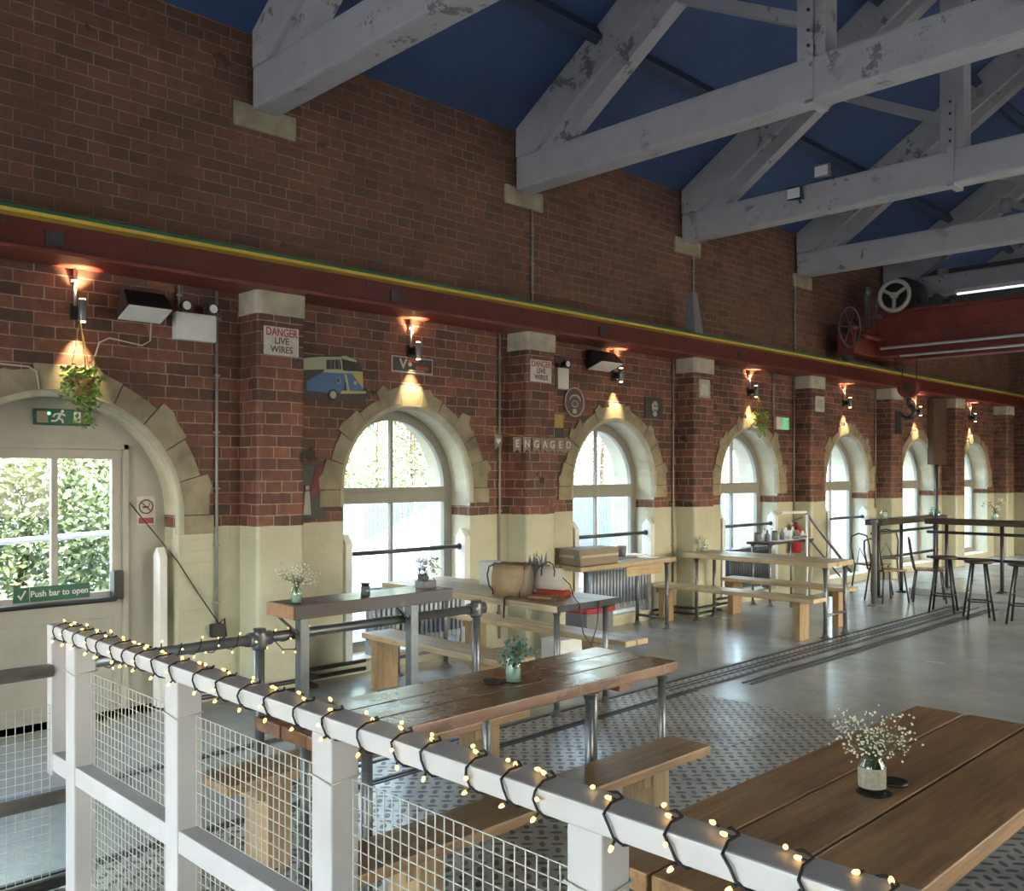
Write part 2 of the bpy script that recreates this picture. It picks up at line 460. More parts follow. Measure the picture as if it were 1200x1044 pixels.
# other walls; the right wall's windows are out of view, added for even light
b = B(); RW = [6.2 + 3.02 * k for k in range(6)]; yp = YW0
for c in RW:
    b.box(XR, XR + .35, yp, c - .85, 0, EAVE + .1); b.box(XR, XR + .35, c - .85, c + .85, 0, .8); b.box(XR, XR + .35, c - .85, c + .85, 3.1, EAVE + .1); yp = c + .85
b.box(XR, XR + .35, yp, YW1, 0, EAVE + .1); struct('wall_right', b, 'brick')
for k, c in enumerate(RW):
    w = sempty('window_%d' % (k + 9), (XR + .1, c, .8)); b = B()
    for y in (c - .82, c, c + .82): b.box(XR + .1, XR + .15, y - .03, y + .03, .8, 3.1)
    for z in (.83, 1.95, 3.07): b.box(XR + .1, XR + .15, c - .85, c + .85, z - .03, z + .03)
    mk('window_frame', b, 'frame', w)
    mk('glass', B().quad([(XR + .12, c - .85, .8), (XR + .12, c + .85, .8), (XR + .12, c + .85, 3.1), (XR + .12, c - .85, 3.1)]), 'glass', w)
b = B(); b.box(-.4, XR + .3, YW1, YW1 + .35, 0, 9.4); struct('wall_far', b, 'brick')
# near wall behind the camera: brick round a wide glazed opening
b = B(); gx0, gx1, gz = 1.6, 10.0, 3.2
b.box(-.42, gx0, YW0 - .35, YW0, 0, 9.4); b.box(gx1, XR + .35, YW0 - .35, YW0, 0, 9.4); b.box(gx0, gx1, YW0 - .35, YW0, gz, 9.4)
struct('wall_near', b, 'brick')
w = sempty('window_8', ((gx0 + gx1) / 2, YW0 - .15, 0))
b = B()
for i in range(7):
    x = gx0 + (gx1 - gx0) * i / 6; b.box(x - .03, x + .03, YW0 - .2, YW0 - .12, 0, gz)
for z in (.03, 2.2, gz - .03): b.box(gx0, gx1, YW0 - .195, YW0 - .125, z - .03, z + .03)
mk('window_frame', b, 'frame', w)
b = B(); b.quad([(gx0, YW0 - .16, 0), (gx1, YW0 - .16, 0), (gx1, YW0 - .16, gz), (gx0, YW0 - .16, gz)]); mk('glass', b, 'glass', w)

# floor
b = B(); b.box(-.42, XR + .3, YW0 - .35, YW1 + .3, -.2, 0); struct('floor', b, 'concrete')
b = B()
xs = [2.52, 3.55, 4.6, 5.65, 6.7]; ys = [-4.9, -2.4, .85, 2.7, 4.5, 6.32]
for i in range(4):
    for j in range(5): b.box(xs[i] + .004, xs[i+1] - .004, ys[j] + .004, ys[j+1] - .004, 0, .008)
struct('trim_1', b, 'chequer')
b = B(); b.box(2.2, 2.44, 2.5, 12.6, 0, .008); struct('trim_2', b, 'chequer')
b = B()
for x in (2.455, 2.5): b.box(x - .012, x + .012, -2.9, 6.4, 0, .01)
for x in (2.17, 2.30, 2.36, 2.47): b.box(x - .011, x + .011, 6.2 if x > 2.2 else 2.5, 13.0, 0, .012)
for x in (2.62, 2.70): b.box(x - .01, x + .01, 6.9, 13.0, 0, .011)
struct('trim_3', b, 'pipe_dark')
# thin dark strip on the floor near the left wall
b = B(); b.box(1.30, 1.36, 1.5, 3.3, 0, .012); struct('trim_4', b, 'pipe_dark')

# ceiling
b = B(); xm = XR / 2; zr = EAVE + SL * xm
for t in (0, .12):
    pass
b.hexa([(-.42, YW0-.35, EAVE-.42*SL), (xm, YW0-.35, zr), (xm, YW1+.3, zr), (-.42, YW1+.3, EAVE-.42*SL),
        (-.42, YW0-.35, EAVE-.42*SL+.14), (xm, YW0-.35, zr+.14), (xm, YW1+.3, zr+.14), (-.42, YW1+.3, EAVE-.42*SL+.14)])
b.hexa([(XR+.35, YW0-.35, EAVE-.35*SL), (xm, YW0-.35, zr), (xm, YW1+.3, zr), (XR+.35, YW1+.3, EAVE-.35*SL),
        (XR+.35, YW0-.35, EAVE-.35*SL+.14), (xm, YW0-.35, zr+.14), (xm, YW1+.3, zr+.14), (XR+.35, YW1+.3, EAVE-.35*SL+.14)])
struct('ceiling', b, 'blue')

# pilasters (trim) with painted base by height and stone cap
PIL = [-5.36, -2.34, .66, 3.66, 6.68, 9.66, 12.66, 15.5, 18.42, 21.35]
for i, y in enumerate(PIL):
    r = sempty('trim_%d' % (i + 5), (.14, y + .21, 0))
    b = B(); b.box(-.01, .28, y, y + .43, 0, 3.05)
    es = [e for e in b.bm.edges if abs(e.verts[0].co.z - e.verts[1].co.z) > 1 and e.verts[0].co.x > .2]
    bmesh.ops.bevel(b.bm, geom=es, offset=.04, segments=4, profile=.5, affect='EDGES')
    mk('shaft', b, 'brick', r, smooth=False)
    b = B(); b.box(-.01, .292, y - .012, y + .442, 3.04, 3.222)
    es = [e for e in b.bm.edges if abs(e.verts[0].co.z - e.verts[1].co.z) > .1 and e.verts[0].co.x > .2]
    bmesh.ops.bevel(b.bm, geom=es, offset=.05, segments=3, profile=.5, affect='EDGES')
    mk('stone_cap', b, 'stone_light', r)
# corbel stones under the truss ends
for i, y in enumerate(PIL[2:9]):
    b = B(); b.box(-.005, .03, y - .06, y + .50, 4.57, 4.765); struct('trim_%d' % (i + 16), b, 'stone', bevel=.008)

# ------------------------------------------------------------------ stone arch surrounds
def surround(parent, c, R, zs, seed, nv=11, wide=.19, key=.31):
    rnd = random.Random(seed); b = B()
    fx = lambda a, q, t: (t, a, q); RI = R + .036
    def P(r, th): return (c + r * math.cos(th), zs + r * math.sin(th))
    for i in range(nv):
        a0 = PI * i / nv + .0035; a1 = PI * (i + 1) / nv - .0035
        t = .014 + rnd.random() * .008
        sidef = abs(math.cos((a0 + a1) / 2)); r1 = R + wide * (.62 + .38 * sidef) + (.0 if i % 2 else .06) + rnd.uniform(-.015, .015)
        if i == nv // 2:
            ym = P(1, (a0 + a1) / 2)[0]; w = R * (a1 - a0) * .55
            poly = [P(RI, a0), P(RI, (a0+a1)/2), P(RI, a1), (ym - w * 1.12, zs + R + key - .06), (ym + w * 1.12, zs + R + key - .06)]
            poly = [P(RI, a1), P(RI, (a0+a1)/2), P(RI, a0), (c + w * 1.25, zs + R + key - .1), (c - w * 1.25, zs + R + key - .1)]
        else:
            n = 4
            inner = [P(RI, a0 + (a1 - a0) * k / n) for k in range(n + 1)]
            if i % 2 == 0:
                am = (a0 + a1) / 2
                outer = [P(r1, a1), P(r1 + rnd.uniform(.0, .05), a1 - (a1 - a0) * .35), P(r1 - .02, am), P(r1 - rnd.uniform(.0, .04), a0)]
            else:
                outer = [P(r1, a1 - (a1 - a0) * k / n) for k in range(n + 1)]
            poly = inner + outer
        b.prism(poly, fx, -.004, t)
    for sgn in (-1, 1):
        z = zs - .004
        hs = [(.17, wide + .06)] if R < .9 else [(.15, wide + .04)]
        if R < .9: hs = [(.15, wide + .06)]
        for h, w_ in hs:
            y0, y1 = sorted((c + sgn * (RI), c + sgn * (R + w_)))
            b.box(-.004, .016, y0, y1, z - h + .006, z); z -= h
    o = mk('stone_surround', b, 'stone', parent, bevel=.004)
    b = B(); prof = [(.014, R + .037), (.014, R + .012), (.008, R + .001), (-.005, R - .007), (-.022, R - .010), (-.045, R - .008)]
    path = [(PI * k / 32) for k in range(33)]
    rings = []
    zlow = zs - .15
    def ring(yc, zc, dy, dz): return [b.bm.verts.new((x_, yc + dy * r_, zc + dz * r_)) for x_, r_ in prof]
    rings.append(ring(c, zlow, 1, 0))
    for th in path: rings.append(ring(c, zs, math.cos(th), math.sin(th)))
    rings.append(ring(c, zlow, -1, 0))
    for p, q in zip(rings, rings[1:]):
        for k in range(5):
            f = b.bm.faces.new((p[k], p[k+1], q[k+1], q[k])); f.smooth = True
    mk('arch_roll', b, 'stone_light', parent)  # paler than the voussoirs, so the lit arch edge is in the colour
    return o

def make_window(idx, c):
    R, zs = .75, 1.64; X = -.28
    w = sempty('window_%d' % idx, (X, c, .12))
    b = B(); fw_ = .10
    fx = lambda a, q, t: (t, a, q)
    n = 24
    for i in range(n):
        a0, a1 = PI * i / n, PI * (i + 1) / n
        q = [(c + r * math.cos(a), zs + r * math.sin(a)) for r, a in ((R, a0), (R, a1), (R - fw_, a1), (R - fw_, a0))]
        b.prism(q, fx, X - .05, X)
    for s_ in (-1, 1):
        y0, y1 = sorted((c + s_ * R, c + s_ * (R - fw_))); b.box(X - .05, X, y0, y1, .12, zs)
    b.box(X - .05, X, c - R + fw_, c + R - fw_, .12, .22)
    mk('window_frame', b, 'frame', w)
    b = B(); b.box(X - .05, X + .012, c - R + fw_ - .01, c + R - fw_ + .01, 1.50, 1.65); b.box(X - .05, X + .02, c - R + fw_ - .01, c + R - fw_ + .01, 1.60, 1.625)
    mk('transom', b, 'frame', w, bevel=.004)
    b = B(); b.box(X - .045, X - .008, c - .016, c + .016, .2, zs + R - fw_ + .01); mk('mullion', b, 'frame', w)
    b = B(); b.quad([(X - .03, a, q) for a, q in [(c - R + .05, .15)] + [(c + (R - .05) * math.cos(PI - PI * i / 20), zs + (R - .05) * math.sin(PI * i / 20)) for i in range(21)] + [(c + R - .05, .15)]])
    mk('glass', b, 'glass', w)
    surround(w, c, R, zs, idx * 5)
    b = B(); b.box(REV - .02, .02, c - R + .002, c + R - .002, .085, .125); mk('window_sill', b, 'reveal', w)
    return w
for i, c in enumerate(WIN): make_window(i + 1, c)
make_window(7, -.9); make_window(17, -3.9)

# fine guard mesh outside the first three windows
for i, c in enumerate(WIN[:3]):
    b = B(); X = -.70
    for k in range(31): y = c - .02 + .78 * k / 30; b.box(X, X + .003, y - .0015, y + .0015, .2, 2.35)
    for k in range(54): z = .2 + 2.15 * k / 53; b.box(X, X + .003, c - .02, c + .78, z - .0015, z + .0015)
    tag(mk('window_mesh', b, 'pipe', org=(X, c, .2)), 'fine wire mesh screen outside the %s arched window' % ('first', 'second', 'third')[i], 'mesh screen', 'wire mesh screens outside the windows')
# guard rails across windows
names = ['first arched window, nearest the glazed door', 'second arched window, above the carton', 'third arched window, behind the long pine table', 'fourth arched window']
for i, c in enumerate(WIN[:4]):
    g = thing('window_guard', (-.1, c, .1), 'dark pipe guard rail across the ' + names[i], 'guard rail', 'pipe guard rails across the arched windows')
    b = B(); b.cyl((-.06, c - .7, 1.06), (-.06, c + .7, 1.06), .021); mk('bar', b, 'pipe_dark', g)
    for s_ in (-1, 1):
        y = c + s_ * .70; b = B()
        b.prism([(-.12, .1), (.02, .1), (.02, 1.16), (-.05, 1.24), (-.12, 1.16)], lambda a, q, t: (a, t, q), y - .035, y + .035)
        p = mk('post', b, 'white', g, bevel=.005)
        b = B(); b.lathe((-.06, y - s_ * .035, 1.06), [(.032, -.012), (.032, .012)], 12, 'y'); mk('socket', b, 'pipe_dark', p)

# ------------------------------------------------------------------ door in the big arch
c, R, zs = 2.28, .87, 1.46; X = -.25
d = sempty('door_1', (X, c, 0))
surround(d, c, R, zs, 77, nv=11, wide=.22, key=.31)
fx = lambda a, q, t: (t, a, q)
a0 = math.asin((1.99 - zs) / R); b = B(); b.prism([(c + (R + .01) * math.cos(PI - a0 - (PI - 2*a0) * i / 30), zs + (R + .01) * math.sin(a0 + (PI - 2*a0) * i / 30)) for i in range(31)], fx, X - .04, X)
mk('arch_panel', b, 'door', d)
b = B(); b.prism([(2.86, 0), (c + R + .01, 0)] + [(c + (R + .01) * math.cos(PI * i / 30), zs + (R + .01) * math.sin(PI * i / 30)) for i in range(8)] + [(c + R * math.cos(math.asin((1.99 - zs) / R)), 1.99), (2.86, 1.99)], fx, X - .04, X); b.box(X - .04, X, c - R, 1.44, 0, 2.0)
b.box(X - .04, X + .012, c - R * .78, c + R * .78, 1.985, 2.035); mk('side_panel', b, 'door', d)
b = B(); b.box(X - .05, X + .03, 2.82, 2.86, 0, 2.0); b.box(X - .05, X + .03, 1.44, 1.48, 0, 2.0); b.box(X - .05, X + .03, 1.44, 2.86, 1.96, 2.0); mk('door_frame', b, 'door', d, bevel=.004)
lf = B()
lf.box(X - .045, X, 1.48, 2.82, 0, .90); lf.box(X - .045, X, 1.48, 2.82, 1.89, 1.96)
lf.box(X - .045, X, 1.48, 1.56, .90, 1.89); lf.box(X - .045, X, 2.745, 2.82, .90, 1.89); lf.box(X - .045, X, 2.315, 2.36, .90, 1.89)
lf.box(X, X + .008, 1.56, 2.745, .10, .70)
leaf_o = mk('door_leaf', lf, 'door', d, bevel=.003)
mk('glass', B().quad([(X - .03, 1.56, .90), (X - .03, 2.745, .90), (X - .03, 2.745, 1.89), (X - .03, 1.56, 1.89)]), 'glass', d)
b = B(); b.cyl((X + .07, 1.5, .845), (X + .07, 2.75, .845), .019); b.box(X, X + .08, 2.73, 2.80, .84, 1.05); b.box(X, X + .07, 1.5, 1.57, .83, .9)
mk('push_bar', b, 'black', d, bevel=.003)
b = B(); b.box(X, X + .03, 3.06, 3.09, .70, .80); mk('latch', b, 'pipe_dark', d)
# sign
s = thing('push_bar_sign', (X + .004, 2.32, .92), 'green sign with tick reading Push bar to open on the door', 'sign')
b = B(); b.box(X + .001, X + .008, 2.06, 2.58, .868, .975); mk('plate', b, 'sign_green', s)
wall_text('lettering', 'Push bar to open', .062, (X + .010, 2.37, .922), 'white', s, .92, .001)
b = B(); fxx = lambda a, q, t: (t, a, q)
b.prism([(2.085, .92), (2.10, .925), (2.108, .905), (2.135, .955), (2.145, .95), (2.11, .885)], fxx, X + .008, X + .011)
for a in ((2.165, 2.168),): b.box(X + .008, X + .010, a[0], a[1], .875, .97)
mk('tick', b, 'white', s)
s = thing('no_smoking_sign', (X, 3.0, 1.49), 'small white no smoking notice with red strip beside the door', 'sign')
b = B(); b.box(X, X + .004, 2.93, 3.075, 1.385, 1.605); mk('plate', b, 'sign_white', s)
b = B(); b.box(X + .004, X + .006, 2.945, 3.06, 1.395, 1.44); mk('strip', b, 'sign_red', s)
b = B(); b.tube([(X + .006, 3.002 + .052 * math.cos(t * PI / 12), 1.525 + .052 * math.sin(t * PI / 12)) for t in range(24)], .005, 6, closed=True)
b.bar((X + .006, 2.965, 1.56), (X + .006, 3.04, 1.49), .008, .004, (1, 0, 0)); mk('ring', b, 'sign_dark', s)
b = B(); b.box(X + .004, X + .007, 2.975, 3.02, 1.515, 1.53); b.tube([(X + .006, 3.02, 1.525), (X + .006, 3.03, 1.545), (X + .006, 3.02, 1.555)], .003, 5); mk('cigarette', b, 'sign_dark', s)
# exit sign over the door
def exit_sign(x, y0, y1, z0, z1, label, small=False):
    s = thing('exit_sign', (x, (y0 + y1) / 2, z0), label, 'exit sign')
    b = B(); b.box(x, x + .05, y0, y1, z0, z1); mk('housing', b, 'sign_green' if not small else 'white', s, bevel=.006)
    ym = (y0 + y1) / 2; h = z1 - z0; f = x + .052; X2 = lambda a, q, t: (t, a, q)
    if small:
        b = B(); b.box(f - .002, f, ym, y1 - .01, z0 + .012, z1 - .012); mk('panel', b, 'exit_glow', s)
        b = B(); b.bar((f + .002, ym + .04, z0 + .03), (f + .002, ym + .09, z1 - .04), .02, .004, (1, 0, 0)); b.box(f, f + .003, y1 - .07, y1 - .03, z0 + .03, z1 - .03); mk('pictogram', b, 'white', s)
        return
    b = B(); b.box(f - .002, f + .002, ym - .075, ym + .13, z0 + .01, z1 - .01)
    mk('panel', b, 'sign_green', s)
    b = B()
    def L(p, q, w=.012): b.bar((f + .003, ym + p[0], z0 + h * p[1]), (f + .003, ym + q[0], z0 + h * q[1]), w, .003, (1, 0, 0))
    L((-.02, .72), (-.035, .42), .018); L((-.02, .72), (.012, .60)); L((-.02, .72), (-.06, .66)); L((-.06, .66), (-.07, .5))
    L((-.035, .42), (-.008, .32)); L((-.008, .32), (-.005, .12)); L((-.035, .42), (-.05, .25)); L((-.05, .25), (-.085, .24))
    b.lathe((f + .003, ym - .008, z0 + h * .86), [(.011, 0), (.011, .002)], 12, 'x')
    b.box(f, f + .004, ym + .07, ym + .12, z0 + h * .18, z0 + h * .85)
    mk('pictogram', b, 'white', s)
    b = B(); b.box(f - .01, f + .004, y0 + .012, y0 + .085, z0 + .015, z1 - .02); b.box(f - .01, f + .004, y1 - .06, y1 - .012, z0 + .015, z1 - .02); mk('end_plate', b, 'stone', s)
    b = B(); b.ball((f + .006, ym - .10, z1 - .035), .010, 2); mk('indicator', b, 'green_led', s)
exit_sign(X, 2.19, 2.57, 2.13, 2.245, 'green running man exit sign above the glazed door')
exit_sign(.01, 12.04, 12.40, 2.42, 2.60, 'small lit green exit sign between the third and fourth windows', True)
# guard posts beside the door
tag(mk('guard_post', B().prism([(-.16, 0), (-.04, 0), (-.04, 1.14), (-.10, 1.22), (-.16, 1.16)], lambda a, q, t: (a, t, q), 3.02, 3.08), 'white', bevel=.005, org=(-.1, 3.05, 0)), 'white wooden guard post with pointed top in the door reveal', 'post')

# ------------------------------------------------------------------ crane rail beam
cb = thing('crane_rail_beam', (.27, 9.6, 3.22), 'long dark red steel beam with yellow edge running along the brick wall', 'steel beam')
b = B(); b.box(.255, .285, YW0, YW1, 3.25, 3.46); mk('web', b, 'red', cb)
b = B(); b.box(.003, .40, YW0, YW1, 3.223, 3.25); mk('bottom_flange', b, 'crane_red', cb, bevel=.004)  # lighter red than the web: lamp light from below painted into the flange
b = B(); b.box(.14, .40, YW0, YW1, 3.45, 3.474); mk('top_flange', b, 'yellow', cb)
b = B(); b.box(.24, .34, YW0, YW1, 3.474, 3.515); mk('rail', b, 'green', cb)
b = B(); b.box(.30, .40, YW0, YW1, 3.474, 3.482); mk('edge_strip', b, 'green', cb)
b = B()
for i in range(22):
    y = .9 + i * .95; b.lathe((.285, y, 3.41), [(.016, 0), (.016, .012)], 8, 'x'); 
    if i % 3 == 1: b.box(.286, .296, y + .25, y + .36, 3.30, 3.40)
mk('bolt', b, 'pipe_dark', cb)

# ------------------------------------------------------------------ roof trusses
TY = [-2.25, .75, 3.75, 6.76, 9.72, 12.67, 15.68, 18.7]
def roofz(x): return EAVE + SL * min(x, XR - x)
order = ['nearest', 'second nearest', 'third', 'fourth', 'fifth', 'sixth', 'seventh']
nm = {-1: 'white timber roof truss far behind the camera', 1: 'white timber roof truss cut off by the top left of the picture', 2: 'white timber roof truss with the strapped post nearest the camera', 3: 'white timber roof truss carrying two small floodlights', 4: 'white timber roof truss just before the overhead crane', 5: 'shadowed timber roof truss above the overhead crane', 6: 'far timber roof truss beyond the overhead crane', 0: 'white timber roof truss overhead behind the camera'}
for i, y in enumerate(TY):
    t = thing('roof_truss', (xm, y + .12, 4.73), nm[i - 1], 'roof truss', 'white timber roof trusses across the hall')
    Y0, Y1 = y, y + .24
    mat = 'truss'
    b = B(); b.box(.03, XR - .03, Y0, Y1, 4.72, 5.06); mk('tie_beam', b, mat, t, bevel=.028)
    for s_ in (0, 1):
        fxm = (lambda a: a) if not s_ else (lambda a: XR - a)
        b = B(); f2 = lambda a, q, tt: (fxm(a), tt, q)
        zt = lambda a: EAVE + SL * a - .01
        b.prism([(.03, 5.06), (.28, 5.06), (xm - .02, zt(xm) - .40), (xm - .02, zt(xm)), (.03, zt(.03))], f2, Y0, Y1); mk('rafter', b, mat, t, bevel=.008)
        b = B(); b.prism([(.28, 5.062), (.62, 5.062), (3.2, zt(3.2) - .56), (3.2, zt(3.2) - .40)], f2, Y0 + .05, Y1 - .03); mk('principal', b, mat, t, bevel=.008)
        q = fxm(3.30)
        b = B(); b.box(q - .12, q + .12, Y0 + .02, Y1 - .02, 5.062, zt(3.3) - .42); mk('queen_post', b, mat, t, bevel=.01)
        b = B(); b.bar((fxm(3.18), y + .12, 5.42), (fxm(1.95), y + .12, zt(1.95) - .50), .10, .10); mk('strut', b, mat, t, bevel=.006)
        b = B(); b.box(q - .035, q + .035, Y0 - .012, Y0, 4.70, 5.60); b.box(q - .035, q + .035, Y1, Y1 + .012, 4.70, 5.60); b.box(q - .035, q + .035, Y0 - .012, Y1 + .012, 4.69, 4.72)
        p = mk('iron_strap', b, mat, t, bevel=.002)
        b = B()
        for z in (5.14, 5.26, 5.42, 5.54): b.lathe((q, Y0 - .012, z), [(.014, 0), (.014, -.016)], 6, 'y')
        mk('bolt', b, 'pipe_dark', p)
    b = B(); b.box(3.42, XR - 3.42, Y0 + .03, Y1 - .03, zt(3.3) - .72, zt(3.3) - .46); mk('straining_beam', b, mat, t, bevel=.01)
# purlins
k = 0
for xq in (1.12, 2.55, 4.0, 5.4):
    for s_ in (0, 1):
        xx = xq if not s_ else XR - xq
        p = mk('purlin', B().bar((xx, YW0, roofz(xx) - .096), (xx, YW1, roofz(xx) - .096), .10, .15, (-SL if not s_ else SL, 0, 1)), 'blue_dark', org=(xx, 9, roofz(xx) - .1))
        tag(p, 'dark blue roof purlin, number %s up from the eaves on the %s slope' % (('lowest', 'second', 'third', 'highest')[k // 2], ('left', 'right')[s_]), 'purlin', 'dark blue purlins under the roof'); k += 1
for o in bpy.data.objects:
    if o.name.startswith('purlin'): o['label'] = o['label'].replace('number lowest', 'lowest').replace('number ', '')
# grey boarding over the crane
b = B(); b.box(.02, XR - .02, 16.0, 16.06, 4.0, 5.2); struct('trim_30', b, 'board')
b = B(); b.box(.85, 1.0, 15.94, 16.0, 4.0, 5.2); struct('trim_31', b, 'stone')
f_ = thing('strip_light', (2.2, 15.62, 4.72), 'long fluorescent strip light under the truss above the crane', 'strip light')
b = B(); b.box(1.25, 3.6, 15.58, 15.66, 4.70, 4.76); mk('housing', b, 'white', f_)
b = B(); b.cyl((1.28, 15.60, 4.685), (3.55, 15.60, 4.685), .02); mk('tube', b, 'tube', f_)

# flood lights on third truss
for (x, z, lab) in ((1.66, 4.92, 'small dark floodlight on the front of the third truss tie beam'), (1.93, 5.14, 'small grey floodlight standing on top of the third truss tie beam')):
    y = 9.66 if z < 5.06 else 9.78
    fl = thing('truss_floodlight', (x, y, z), lab, 'floodlight')
    b = B(); b.hexa([(x-.09, y-.10, z-.05), (x+.09, y-.10, z-.07), (x+.09, y-.02, z-.05), (x-.09, y-.02, z-.03), (x-.09, y-.10, z+.10), (x+.09, y-.10, z+.08), (x+.07, y-.02, z+.11), (x-.09, y-.02, z+.13)]); mk('lamp_body', b, 'black' if z < 5.06 else 'grey', fl, bevel=.01)
    b = B(); b.box(x-.075, x+.075, y-.112, y-.102, z-.04, z+.07); mk('lens', b, 'floodglass', fl)
    b = B(); b.tube([(x, y-.04, z+.0), (x, y + .02, z - .02), (x, y + .06, z - .06)], .012, 6); mk('bracket', b, 'pipe_dark', fl)
tag(mk('junction_box', B().box(2.86, 2.98, 12.60, 12.67, 5.08, 5.26), 'grey', bevel=.01, org=(2.92, 12.63, 5.1)), 'grey junction box on the fourth truss near its post', 'junction box')
# wall bracket above the rail
tag(mk('wall_bracket', B().hexa([(.30, 9.40, 3.49), (.45, 9.40, 3.49), (.45, 9.58, 3.49), (.30, 9.58, 3.49), (.30, 9.48, 4.0), (.36, 9.48, 4.0), (.36, 9.58, 4.0), (.30, 9.58, 4.0)]), 'grey', org=(.3, 9.5, 3.5)), 'tapering grey steel bracket standing on the red beam by the third pillar', 'bracket')

# ------------------------------------------------------------------ wall sconces
SC = [2.40, 5.40, 8.40, 11.38, 14.26, 17.1, 19.9]
def spot(loc, down, e, ang=50, blend=.9, col=(1., .78, .42)):
    l = bpy.data.lights.new('sconce_beam', 'SPOT'); l.energy = e; l.color = col; l.spot_size = math.radians(ang); l.spot_blend = blend; l.shadow_soft_size = .015
    o = bpy.data.objects.new('sconce_beam', l); C.objects.link(o); o.location = loc
    o.rotation_euler = (0, math.radians(14 if down else 180 - 14), 0)
    return o
place = ['over the glazed door', 'over the first arched window', 'over the second arched window', 'over the third arched window', 'over the fourth arched window', 'over the fifth arched window', 'over the last arched window']
for i, y in enumerate(SC):
    s = thing('wall_sconce', (.1, y, 2.85), 'chrome tube wall lamp casting warm light up and down ' + place[i], 'wall lamp', 'up and down wall lamps along the brick wall')
    b = B(); b.lathe((.115, y, 2.845), [(.026, 0), (.028, .005), (.028, .145), (.026, .15)], 16); mk('lamp_body', b, 'pipe', s)
    b = B(); b.box(0, .09, y - .025, y + .025, 2.89, 2.95); b.box(0, .015, y - .045, y + .045, 2.86, 2.98); mk('bracket', b, 'black', s, bevel=.004)
    b = B(); b.lathe((.115, y, 2.838), [(.02, 0), (.02, .004)], 12); b.lathe((.115, y, 2.998), [(.02, 0), (.02, .004)], 12); mk('lens', b, 'lamp', s)
    b = B(); b.cyl((.03, y - .02, 2.96), (.03, y - .02, 3.222), .011); b.box(0, .04, y - .045, y + .005, 3.13, 3.145); mk('conduit', b, 'conduit', s)
    spot((.10, y, 2.832), True, 75., 58); spot((.10, y, 3.005), False, 55., 80)

# ------------------------------------------------------------------ pot plants hanging from lamps
def leaves(b, rnd, c, n, rx, rz, s):
    for _ in range(n):
        a = rnd.uniform(0, 2*PI); r = rx * math.sqrt(rnd.random()); z = rnd.uniform(-1, 1)
        p = Vector(c) + Vector((r * math.cos(a), r * math.sin(a), rz * z))
        d = Vector((rnd.uniform(-1, 1), rnd.uniform(-1, 1), rnd.uniform(-.9, .5))).normalized(); u = d.cross(Vector((rnd.random(), rnd.random(), rnd.random() + .1))).normalized()
        L = s * rnd.uniform(.7, 1.3); nn = d.cross(u) * L * .15
        b.quad([p, p + d * L * .5 + u * L * .33 + nn, p + d * L, p + d * L * .5 - u * L * .33 + nn])
def hanging_plant(y, z, s, label):
    rnd = random.Random(int(y * 100)); x = .17
    t = thing('hanging_plant', (x, y, z - .1 * s), label, 'plant', 'pot plants hanging from wall lamps')
    b = B(); b.lathe((x, y, z), [(.05*s, -.08*s), (.075*s, 0), (.085*s, .05*s), (.078*s, .05*s), (.05*s, -.02*s)], 16); mk('pot', b, 'cut', t)
    b = B()
    for a in (0, 2.1, 4.2): b.cyl((x + .08*s*math.cos(a), y + .08*s*math.sin(a), z + .05*s), (.125, y, 2.85), .003, 5)
    mk('cord', b, 'gold', t)
    b = B(); leaves(b, rnd, (x, y, z - .0*s), 420, .13*s, .13*s, .04*s); leaves(b, rnd, (x, y + .02, z - .17*s), 150, .07*s, .12*s, .035*s)
    mk('foliage', b, 'leaf', t, fix=False)
hanging_plant(2.38, 2.40, 1., 'leafy green plant hanging on cords over the glazed door')
hanging_plant(11.42, 2.53, .8, 'yellow green plant hanging on cords over the third arched window')

# ------------------------------------------------------------------ wall fixtures
def floodlight(y, z, w, label):
    t = thing('floodlight', (.05, y, z), label, 'floodlight', 'black wall floodlights')
    b = B(); b.hexa([(.05, y-w, z-.10), (.27, y-w, z-.02), (.27, y+w, z-.02), (.05, y+w, z-.10), (.03, y-w*.75, z+.13), (.16, y-w*.9, z+.10), (.16, y+w*.9, z+.10), (.03, y+w*.75, z+.13)]); mk('housing', b, 'black', t, bevel=.008)
    b = B(); b.hexa([(.065, y-w*.92, z-.103), (.262, y-w*.92, z-.031), (.262, y+w*.92, z-.031), (.065, y+w*.92, z-.103), (.065, y-w*.92, z-.09), (.262, y-w*.92, z-.02), (.262, y+w*.92, z-.02), (.065, y+w*.92, z-.09)]); mk('lens', b, 'floodglass', t)
    b = B(); b.box(0, .05, y-.05, y+.05, z, z+.05); mk('bracket', b, 'pipe_dark', t)
floodlight(2.82, 3.00, .17, 'black wall floodlight with pale glass between the door lamp and the twin spot box')
floodlight(8.06, 3.05, .20, 'black wall floodlight left of the lamp over the second window')
def emergency(y, w, z0, z1, ns, label, depth=.07):
    t = thing('emergency_light', (.03, y, z0), label, 'emergency light')
    b = B(); b.box(0, depth, y-w, y+w, z0, z1); mk('battery_box', b, 'white', t, bevel=.01)
    for k in range(ns):
        yy = y + (k - (ns - 1) / 2) * w * 1.3
        b = B(); b.lathe((depth + .045, yy, z1 + .04), [(.025, -.06), (.04, -.02), (.046, .0), (.046, .02)], 16, 'x'); b.cyl((depth*.6, yy, z1 - .01), (depth*.6, yy, z1 + .04), .012); p = mk('spot_lamp', b, 'black', t)
        b = B(); b.lathe((depth + .06, yy, z1 + .04), [(.038, 0), (.03, .008)], 16, 'x'); mk('lens', b, 'floodglass', p)
emergency(3.26, .165, 2.80, 3.01, 2, 'white emergency light box with twin black spots left of the first pillar')
emergency(7.46, .09, 2.70, 2.93, 1, 'small white emergency light box with one spot right of the second pillar')
